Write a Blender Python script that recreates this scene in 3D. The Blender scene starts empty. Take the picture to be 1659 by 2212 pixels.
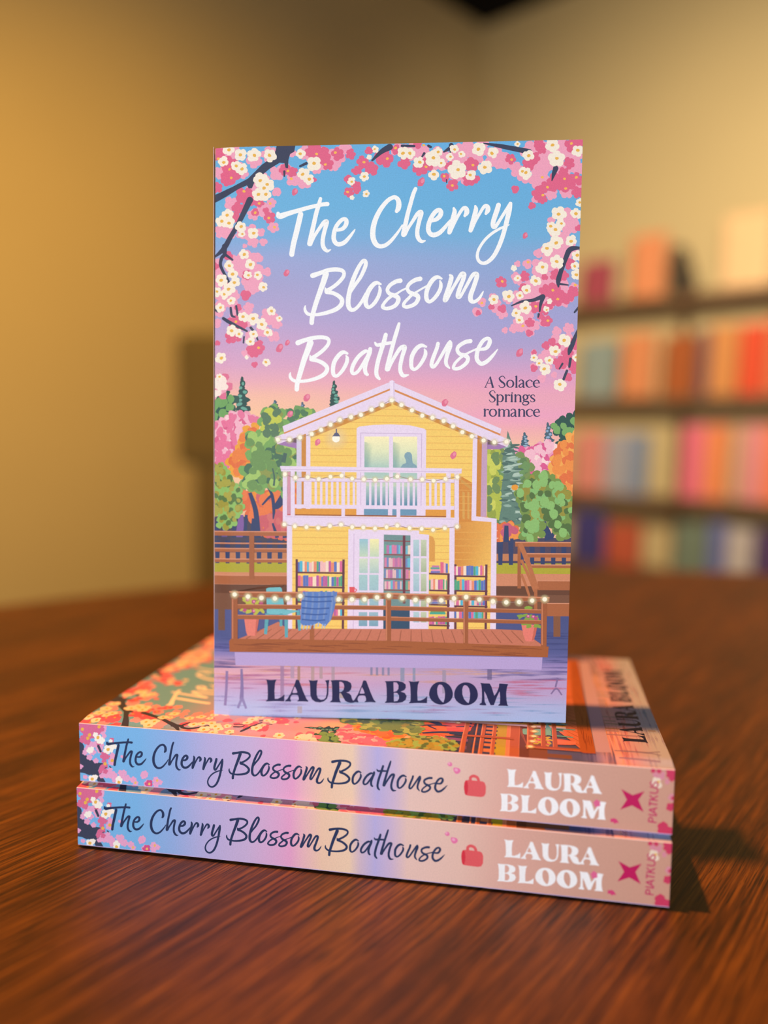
import bpy, bmesh, math, random
import numpy as np
from mathutils import Matrix, Vector
from mathutils.geometry import tessellate_polygon

random.seed(7)
S = bpy.context.scene
COL = S.collection

# ------------------------------------------------------------------ camera
F_PX, PITCH, ROLL, CAM_H = 1800.0, 0.09423111, 0.01163242, 0.14523
cam_d = bpy.data.cameras.new('camera')
cam = bpy.data.objects.new('camera', cam_d)
COL.objects.link(cam)
cam_d.sensor_fit = 'HORIZONTAL'
cam_d.sensor_width = 36.0
cam_d.lens = 36.0 * F_PX / 1659.0
cam_d.clip_start = 0.01
cam.matrix_world = (Matrix.Translation((0, 0, CAM_H)) @ Matrix.Rotation(math.pi / 2 - PITCH, 4, 'X')
                    @ Matrix.Rotation(ROLL, 4, 'Z'))
cam_d.dof.use_dof = True
cam_d.dof.focus_distance = 0.2815
cam_d.dof.aperture_fstop = cam_d.lens / 10.5
S.camera = cam

# ------------------------------------------------------------------ world, lights, exposure
S.view_settings.view_transform = 'Standard'
S.view_settings.look = 'None'
S.view_settings.gamma = 1.0
S.view_settings.use_curve_mapping = False
S.view_settings.exposure = 0.0
S.cycles.use_denoising = True
S.cycles.max_bounces = 8
S.cycles.transparent_max_bounces = 24

world = bpy.data.worlds.new('room_ambient')
S.world = world
world.use_nodes = True
world.node_tree.nodes['Background'].inputs[0].default_value = (1.0, 0.70, 0.42, 1)
world.node_tree.nodes['Background'].inputs[1].default_value = 0.04


def light(name, kind, loc, target, color, power, size=None, size_y=None, spot=None, blend=0.6):
    d = bpy.data.lights.new(name, kind)
    d.color = color
    d.energy = power
    if kind == 'AREA':
        d.shape = 'RECTANGLE'
        d.size, d.size_y = size, size_y or size
    else:
        d.shadow_soft_size = size
        if kind == 'SPOT':
            d.spot_size, d.spot_blend = math.radians(spot), blend
    o = bpy.data.objects.new(name, d)
    COL.objects.link(o)
    o.location = loc
    o.rotation_euler = (Vector(target) - Vector(loc)).to_track_quat('-Z', 'Y').to_euler()
    return o


# daylight from the window behind the photographer
light('window_daylight', 'AREA', (-0.55, -2.05, 0.28), (0.0, 0.30, 0.14), (0.97, 0.985, 1.0), 64, 1.6, 0.75)
# warm ceiling downlight a little left of the table's stack
light('ceiling_downlight', 'SPOT', (-0.30, 0.37, 1.50), (0.02, 0.30, 0.0), (1.0, 0.345, 0.065), 158, 0.022, spot=100)
# warm wall washers
light('wall_downlight_left', 'SPOT', (-0.30, 0.32, 1.15), (-0.56, 2.05, 0.12), (1.0, 0.64, 0.14), 175, 0.05, spot=76, blend=1.0)
light('wall_downlight_right', 'SPOT', (0.42, 0.85, 0.98), (0.98, 2.50, 0.36), (1.0, 0.92, 0.74), 212, 0.10, spot=92, blend=1.0)


# ------------------------------------------------------------------ small helpers
def lin(c):
    c = c / 255.0
    return c / 12.92 if c <= 0.04045 else ((c + 0.055) / 1.055) ** 2.4


def rgb(c, k=1.0):
    return (lin(c[0]) * k, lin(c[1]) * k, lin(c[2]) * k, 1.0)


def mat(name, col, rough=0.6, spec=0.3, k=1.0, noise=0.0, scale=40.0, metal=0.0):
    m = bpy.data.materials.new(name)
    m.use_nodes = True
    nt = m.node_tree
    b = nt.nodes['Principled BSDF']
    c = rgb(col, k)
    b.inputs['Base Color'].default_value = c
    b.inputs['Roughness'].default_value = rough
    b.inputs['Specular IOR Level'].default_value = spec
    b.inputs['Metallic'].default_value = metal
    if noise:
        tc = nt.nodes.new('ShaderNodeTexCoord')
        n = nt.nodes.new('ShaderNodeTexNoise')
        n.inputs['Scale'].default_value = scale
        n.inputs['Detail'].default_value = 4
        r = nt.nodes.new('ShaderNodeMapRange')
        r.inputs['To Min'].default_value = 1 - noise
        r.inputs['To Max'].default_value = 1 + noise
        mx = nt.nodes.new('ShaderNodeMix')
        mx.data_type = 'RGBA'
        mx.blend_type = 'MULTIPLY'
        mx.inputs['Factor'].default_value = 1
        mx.inputs[6].default_value = c
        nt.links.new(tc.outputs['Object'], n.inputs['Vector'])
        nt.links.new(n.outputs['Fac'], r.inputs['Value'])
        nt.links.new(r.outputs['Result'], mx.inputs[7])
        nt.links.new(mx.outputs[2], b.inputs['Base Color'])
    return m


def link_mesh(name, bm, material, parent=None, smooth=False):
    me = bpy.data.meshes.new(name)
    bm.normal_update()
    bm.to_mesh(me)
    bm.free()
    for m in (material if isinstance(material, (list, tuple)) else [material]):
        me.materials.append(m)
    if smooth:
        for p in me.polygons:
            p.use_smooth = True
    o = bpy.data.objects.new(name, me)
    COL.objects.link(o)
    if parent:
        o.parent = parent
    return o


def box(bm, lo, hi, bevel=0.0):
    r = bmesh.ops.create_cube(bm, size=1.0)
    vs = r['verts']
    for v in vs:
        v.co = Vector([lo[i] + (v.co[i] + 0.5) * (hi[i] - lo[i]) for i in range(3)])
    if bevel:
        es = list({e for v in vs for e in v.link_edges})
        bmesh.ops.bevel(bm, geom=es, offset=bevel, segments=2, affect='EDGES', profile=0.6)
    return vs


def empty(name, loc=(0, 0, 0), rz=0.0):
    o = bpy.data.objects.new(name, None)
    COL.objects.link(o)
    o.location = loc
    o.rotation_euler = (0, 0, rz)
    o.empty_display_size = 0.02
    return o


def tag(o, label, cat, group=None):
    o['label'] = label
    o['category'] = cat
    if group:
        o['group'] = group
    return o


# ------------------------------------------------------------------ room
def wall_material():
    m = mat('tan_wall_paint', (172, 146, 100), 0.85, 0.15, noise=0.05, scale=3.0)
    nt = m.node_tree
    n = nt.nodes.new('ShaderNodeTexNoise')
    n.inputs['Scale'].default_value = 400
    bp = nt.nodes.new('ShaderNodeBump')
    bp.inputs['Strength'].default_value = 0.05
    nt.links.new(n.outputs['Fac'], bp.inputs['Height'])
    nt.links.new(bp.outputs['Normal'], nt.nodes['Principled BSDF'].inputs['Normal'])
    return m


WALL_M = wall_material()
N_R = Vector((-0.682, -0.731, 0)).normalized()          # right wall faces this way
D_R = Vector((-0.731, 0.682, 0)).normalized()           # along the right wall, towards the corner
P_R = Vector((0.845, 2.450, 0))                          # a point on the shelf fronts
SHELF_DEPTH = 0.11
FLOOR_Z, CEIL_Z = -0.76, 1.575


def on_wall(s, z, off=0.0):
    p = P_R + D_R * s + N_R * off
    return Vector((p.x, p.y, z))


S_CORNER = 0.806
corner = on_wall(S_CORNER, 0, -SHELF_DEPTH)


def slab(name, p0, p1, back, z0, z1, m):
    """upright wall slab from p0 to p1, thickness along `back`"""
    bm = bmesh.new()
    vs = []
    for p in (p0, p1, p1 + back, p0 + back):
        vs.append((bm.verts.new((p.x, p.y, z0)), bm.verts.new((p.x, p.y, z1))))
    for i in range(4):
        a, b = vs[i], vs[(i + 1) % 4]
        bm.faces.new((a[0], b[0], b[1], a[1]))
    bm.faces.new([v[1] for v in vs])
    bm.faces.new([v[0] for v in reversed(vs)])
    bmesh.ops.recalc_face_normals(bm, faces=bm.faces)
    o = link_mesh(name, bm, m)
    o['kind'] = 'structure'
    return o


slab('wall_right', corner, on_wall(-2.2, 0, -SHELF_DEPTH), -N_R * 0.1, FLOOR_Z, CEIL_Z, WALL_M)
L_DIR = Vector((-0.682, -0.731, 0)).normalized()
L_N = Vector((0.731, -0.682, 0)).normalized()
slab('wall_left', corner, corner + L_DIR * 3.4, -L_N * 0.1, FLOOR_Z, CEIL_Z, WALL_M)


def flat_box(name, lo, hi, m):
    bm = bmesh.new()
    box(bm, lo, hi)
    o = link_mesh(name, bm, m)
    o['kind'] = 'structure'
    return o


flat_box('floor', (-3.2, -2.2, FLOOR_Z - 0.06), (3.6, 3.6, FLOOR_Z), mat('brown_carpet', (84, 66, 50), 0.95, 0.1, noise=0.2, scale=60))
flat_box('ceiling', (-3.2, -2.2, CEIL_Z), (3.6, 3.6, CEIL_Z + 0.06), mat('black_ceiling_paint', (14, 13, 12), 0.9, 0.1, noise=0.2, scale=30))


# ------------------------------------------------------------------ round wooden table
def wood_material(name, dark, mid, light_, along=(0.0, 0.0), rough=0.46, ang=0.94, grain=1.0):
    m = bpy.data.materials.new(name)
    m.use_nodes = True
    nt = m.node_tree
    b = nt.nodes['Principled BSDF']
    tc = nt.nodes.new('ShaderNodeTexCoord')
    mp = nt.nodes.new('ShaderNodeMapping')
    mp.inputs['Rotation'].default_value = (0, 0, -ang)
    nt.links.new(tc.outputs['Object'], mp.inputs['Vector'])

    def stretched(sx, sy, scale, detail, dist=0.0):
        q = nt.nodes.new('ShaderNodeMapping')
        q.inputs['Scale'].default_value = (sx, sy, sy)
        nt.links.new(mp.outputs['Vector'], q.inputs['Vector'])
        n = nt.nodes.new('ShaderNodeTexNoise')
        n.inputs['Scale'].default_value = scale
        n.inputs['Detail'].default_value = detail
        n.inputs['Roughness'].default_value = 0.65
        n.inputs['Distortion'].default_value = dist
        nt.links.new(q.outputs['Vector'], n.inputs['Vector'])
        return n
    broad = stretched(2.2, 26.0, 1.0 * grain, 3, 0.6)
    fine = stretched(20.0, 760.0, 1.0 * grain, 5, 0.3)
    pores = stretched(50.0, 1300.0, 1.0 * grain, 3, 0.2)
    add = nt.nodes.new('ShaderNodeMath')
    add.operation = 'MULTIPLY_ADD'
    add.inputs[1].default_value = 0.70
    nt.links.new(fine.outputs['Fac'], add.inputs[0])
    half = nt.nodes.new('ShaderNodeMath')
    half.operation = 'MULTIPLY'
    half.inputs[1].default_value = 0.30
    nt.links.new(broad.outputs['Fac'], half.inputs[0])
    nt.links.new(half.outputs[0], add.inputs[2])
    cr = nt.nodes.new('ShaderNodeValToRGB')
    e = cr.color_ramp.elements
    e[0].position, e[0].color = 0.37, rgb(dark)
    e[1].position, e[1].color = 0.63, rgb(light_)
    k = e.new(0.5)
    k.color = rgb(mid)
    nt.links.new(add.outputs[0], cr.inputs['Fac'])
    pr = nt.nodes.new('ShaderNodeMapRange')
    pr.inputs['From Min'].default_value = 0.36
    pr.inputs['From Max'].default_value = 0.48
    pr.inputs['To Min'].default_value = 0.2
    nt.links.new(pores.outputs['Fac'], pr.inputs['Value'])
    mx = nt.nodes.new('ShaderNodeMix')
    mx.data_type = 'RGBA'
    mx.blend_type = 'MULTIPLY'
    mx.inputs['Factor'].default_value = 1.0
    nt.links.new(cr.outputs['Color'], mx.inputs[6])
    nt.links.new(pr.outputs['Result'], mx.inputs[7])
    nt.links.new(mx.outputs[2], b.inputs['Base Color'])
    b.inputs['Roughness'].default_value = rough
    b.inputs['Specular IOR Level'].default_value = 0.36
    bp = nt.nodes.new('ShaderNodeBump')
    bp.inputs['Strength'].default_value = 0.4
    bp.inputs['Distance'].default_value = 0.0004
    nt.links.new(fine.outputs['Fac'], bp.inputs['Height'])
    nt.links.new(bp.outputs['Normal'], b.inputs['Normal'])
    return m


TABLE_M = wood_material('mahogany_table_wood', (34, 18, 3), (80, 47, 8), (120, 79, 20))
TABLE_EDGE_M = mat('dark_table_edge', (70, 36, 18), 0.4, 0.5, noise=0.2, scale=50)
STEEL_M = mat('brushed_steel', (150, 148, 145), 0.35, 0.5, metal=1.0)


def lathe(bm, prof, n=96):
    rings = []
    for r, z in prof:
        rings.append([bm.verts.new((r * math.cos(2 * math.pi * i / n), r * math.sin(2 * math.pi * i / n), z)) for i in range(n)])
    for a, b in zip(rings, rings[1:]):
        for i in range(n):
            bm.faces.new((a[i], a[(i + 1) % n], b[(i + 1) % n], b[i]))
    bm.faces.new(list(reversed(rings[0])))
    bm.faces.new(rings[-1])


table = empty('round_table', (0.26, 0.05, FLOOR_Z))
tag(table, 'round dark brown wooden table with diagonal grain under the stack of books', 'table')
TT = -FLOOR_Z
bm = bmesh.new()
lathe(bm, [(0.850, TT - 0.028), (0.853, TT - 0.024), (0.853, TT - 0.003), (0.850, TT)], 128)
link_mesh('table_top', bm, TABLE_M, table)
bm = bmesh.new()
lathe(bm, [(0.8535, TT - 0.026), (0.857, TT - 0.024), (0.857, TT - 0.004), (0.8535, TT - 0.0015)], 128)
link_mesh('edge_band', bm, TABLE_EDGE_M, table, smooth=False)
bm = bmesh.new()
lathe(bm, [(0.055, 0.02), (0.045, 0.06), (0.04, TT - 0.10), (0.16, TT - 0.04), (0.16, TT - 0.027)], 48)
link_mesh('pedestal', bm, STEEL_M, table, smooth=True)
bm = bmesh.new()
lathe(bm, [(0.34, 0.0), (0.34, 0.012), (0.30, 0.022), (0.06, 0.034)], 64)
link_mesh('base', bm, STEEL_M, table)

# ------------------------------------------------------------------ the printed artwork (flat ink areas, traced on the cover)
EPS = 2.5e-6
K_INK = 0.90


class Art:
    """collects flat coloured ink areas; positions are given on a traced picture and
    turned into millimetres on the cover by the homography H"""

    def __init__(self, src, dst):
        A = []
        for (x, y), (u, v) in zip(src, dst):
            A.append([x, y, 1, 0, 0, 0, -u * x, -u * y, -u])
            A.append([0, 0, 0, x, y, 1, -v * x, -v * y, -v])
        self.H = np.linalg.svd(np.array(A, float))[2][-1].reshape(3, 3)
        self.shapes = []                     # [[(points, colours, material, ramp), ...], ...] in painting order
        self.open = None

    def up(self):
        pass

    def begin(self):
        self.open = []
        self.shapes.append(self.open)

    def end(self):
        self.open = None

    def uv(self, x, y):
        a = self.H @ (x, y, 1.0)
        return a[0] / a[2] / 1000.0, a[1] / a[2] / 1000.0

    def put(self, pts, cols, mi, zs=None):
        it = (list(pts), cols, mi, zs)
        if self.open is None:
            self.shapes.append([it])
        else:
            self.open.append(it)

    def settle(self):
        """give every shape the lowest level that still lies over whatever it covers,
        so the whole print stays a few hundredths of a millimetre thick"""
        k = 2.0
        xs = [p[0] for sh_ in self.shapes for it in sh_ for p in it[0]]
        ys = [p[1] for sh_ in self.shapes for it in sh_ for p in it[0]]
        ox, oy = min(xs) - 2, min(ys) - 2
        hm = np.zeros((int((max(ys) - oy + 4) * k), int((max(xs) - ox + 4) * k)), np.int16)
        self.v, self.f, self.c, self.mi = [], [], [], []
        for sh_ in self.shapes:
            cells, base, ramp = [], 0, 0
            for pts, cols, mi, zs in sh_:
                P = (np.array(pts, float) - (ox, oy)) * k
                x0, y0 = np.floor(P.min(0)).astype(int)
                x1, y1 = np.ceil(P.max(0)).astype(int) + 1
                X, Y = np.meshgrid(np.arange(x0, x1) + 0.5, np.arange(y0, y1) + 0.5)
                Q = np.roll(P, -1, 0)
                ar = np.sum(P[:, 0] * Q[:, 1] - Q[:, 0] * P[:, 1])
                if abs(ar) < 1e-9:
                    continue
                sg = 1 if ar > 0 else -1
                m = np.ones(X.shape, bool)
                for p, q in zip(P, Q):
                    d = q - p
                    ln = math.hypot(*d)
                    if ln > 1e-9:
                        m &= sg * (d[0] * (Y - p[1]) - d[1] * (X - p[0])) > 0.3 * ln
                w = hm[y0:y1, x0:x1]
                if m.any():
                    base = max(base, int(w[m].max()))
                cells.append((slice(y0, y1), slice(x0, x1), m))
                if zs is not None:
                    ramp = 2
            base += 1
            for a, b, m in cells:
                hm[a, b][m] = base + ramp
            for pts, cols, mi, zs in sh_:
                i0 = len(self.v)
                for j, (x, y) in enumerate(pts):
                    u, v = self.uv(x, y)
                    self.v.append((u, v, base + (zs[j] if zs is not None else 0.0)))
                a = self.v[i0:]
                ar = sum(a[i][0] * a[(i + 1) % len(a)][1] - a[(i + 1) % len(a)][0] * a[i][1] for i in range(len(a)))
                if abs(ar) < 1e-13:
                    del self.v[i0:]
                    continue
                idx = list(range(i0, len(self.v)))
                self.f.append(idx if ar > 0 else idx[::-1])
                self.c.append(cols if ar > 0 else list(cols)[::-1])
                self.mi.append(mi)
        return int(hm.max())

    def col(self, c, a=1.0):
        return (lin(c[0]) * K_INK, lin(c[1]) * K_INK, lin(c[2]) * K_INK, a)

    def convex(self, pts, c, a=1.0):
        self.put(pts, [self.col(c, a)] * len(pts), 0 if a >= 1 else 1)

    def poly(self, pts, c, holes=(), a=1.0):
        loops = [[Vector((x, y, 0)) for x, y in l] for l in [pts] + list(holes)]
        flat = [p for l in loops for p in l]
        cc = self.col(c, a)
        self.begin()
        for t in tessellate_polygon(loops):
            self.put([(flat[i].x, flat[i].y) for i in t], [cc] * 3, 0 if a >= 1 else 1)
        self.end()

    def quad(self, pts, cols):
        cc = [self.col(c[:3], c[3] if len(c) > 3 else 1.0) for c in cols]
        self.put(pts, cc, 1 if any(c[3] < 1 for c in cc) else 0)

    def rect(self, x0, y0, x1, y1, c, a=1.0):
        self.convex([(x0, y0), (x1, y0), (x1, y1), (x0, y1)], c, a)

    def grad_rect(self, x0, y0, x1, y1, ct, cb):
        self.quad([(x0, y0), (x1, y0), (x1, y1), (x0, y1)], [ct, ct, cb, cb])

    def blob(self, x, y, rx, ry, rot, c, n=10, jit=0.12, a=1.0):
        cr, sr = math.cos(rot), math.sin(rot)
        p = []
        for i in range(n):
            t = 2 * math.pi * i / n
            k = 1 + random.uniform(-jit, jit)
            p.append((x + k * (rx * math.cos(t) * cr - ry * math.sin(t) * sr), y + k * (rx * math.cos(t) * sr + ry * math.sin(t) * cr)))
        self.put(p, [self.col(c, a)] * n, 0 if a >= 1 else 1)

    def flower(self, x, y, r, c, petals=5, deep=0.26):
        n = petals * 5
        ph = random.uniform(0, 6.3)
        amp = [random.uniform(0.78, 1.2) for _ in range(petals)]
        cx = self.col(c)
        ring = []
        for i in range(n):
            t = 2 * math.pi * i / n
            k = (1 - deep + deep * abs(math.sin(petals * t / 2.0)) ** 0.6) * (amp[int(i / 5)] * (1 - (i % 5) / 10.0) + amp[(int(i / 5) + 1) % petals] * (i % 5) / 10.0) * random.uniform(0.96, 1.04)
            ring.append((x + r * k * math.cos(t + ph), y + r * k * math.sin(t + ph)))
        self.begin()
        for i in range(n):
            self.put([(x, y), ring[i], ring[(i + 1) % n]], [cx] * 3, 0)
        self.end()

    def glow(self, x, y, r, c, a=0.6, n=14):
        self.begin()
        for i in range(n):
            t0, t1 = 2 * math.pi * i / n, 2 * math.pi * (i + 1) / n
            self.put([(x, y), (x + r * math.cos(t0), y + r * math.sin(t0)), (x + r * math.cos(t1), y + r * math.sin(t1))],
                     [self.col(c, a), self.col(c, 0.0), self.col(c, 0.0)], 1)
        self.end()

    def stroke(self, pts, c, smooth=True, sub=6, a=1.0, cap=True):
        P = [np.array(p, float) for p in pts]
        if smooth and len(P) > 2:
            Q = []
            E_ = [2 * P[0] - P[1]] + P + [2 * P[-1] - P[-2]]
            for i in range(1, len(E_) - 2):
                p0, p1, p2, p3 = E_[i - 1:i + 3]
                for k in range(sub):
                    t = k / sub
                    q = 0.5 * ((2 * p1) + (-p0 + p2) * t + (2 * p0 - 5 * p1 + 4 * p2 - p3) * t * t + (-p0 + 3 * p1 - 3 * p2 + p3) * t ** 3)
                    Q.append(q)
            Q.append(P[-1])
            P = Q
        cc = self.col(c, a)
        mi = 0 if a >= 1 else 1
        L, R = [], []
        for i, p in enumerate(P):
            d = P[min(i + 1, len(P) - 1)][:2] - P[max(i - 1, 0)][:2]
            ln = math.hypot(*d) or 1.0
            nx, ny = -d[1] / ln, d[0] / ln
            h = max(p[2], 0.05) / 2
            L.append((p[0] + nx * h, p[1] + ny * h))
            R.append((p[0] - nx * h, p[1] - ny * h))
        zz = [1.8 * i / (len(P) - 1) for i in range(len(P))]
        self.begin()
        for i in range(len(P) - 1):
            self.put([L[i], L[i + 1], R[i + 1], R[i]], [cc] * 4, mi, [zz[i], zz[i + 1], zz[i + 1], zz[i]])
        if cap:
            for p, q, zc in ((P[0], P[1], zz[0]), (P[-1], P[-2], zz[-1])):
                h = p[2] / 2
                t0 = math.atan2(p[1] - q[1], p[0] - q[0]) - math.pi / 2
                self.put([(p[0] + h * math.cos(t0 + t), p[1] + h * math.sin(t0 + t)) for t in [k * math.pi / 8 for k in range(9)]], [cc] * 9, mi, [zc] * 9)
        self.end()


def fr(ox, oy, s):
    """frame of an enlarged detail: returns a function that brings its points to picture units"""
    def f(pts):
        return [(ox + p[0] / s, oy + p[1] / s) + tuple(w / s for w in p[2:]) for p in pts]
    f.s = s
    return f


def inside(x, y, poly):
    c = False
    j = len(poly) - 1
    for i in range(len(poly)):
        xi, yi = poly[i][:2]
        xj, yj = poly[j][:2]
        if (yi > y) != (yj > y) and x < (xj - xi) * (y - yi) / (yj - yi) + xi:
            c = not c
        j = i
    return c


def dabs(A, poly, cols, n, r, upright=1.25, seed=1):
    """paint dabs of several colours inside a region, one ink layer per colour"""
    rnd = random.Random(seed)
    xs = [p[0] for p in poly]
    ys = [p[1] for p in poly]
    for c in cols:
        A.up()
        k = 0
        for _ in range(n * 20):
            x, y = rnd.uniform(min(xs), max(xs)), rnd.uniform(min(ys), max(ys))
            if inside(x, y, poly):
                q = r * rnd.uniform(0.7, 1.25)
                A.blob(x, y, q, q * upright, rnd.uniform(-0.7, 0.7), c, 9, 0.14)
                k += 1
                if k >= n:
                    break


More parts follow.
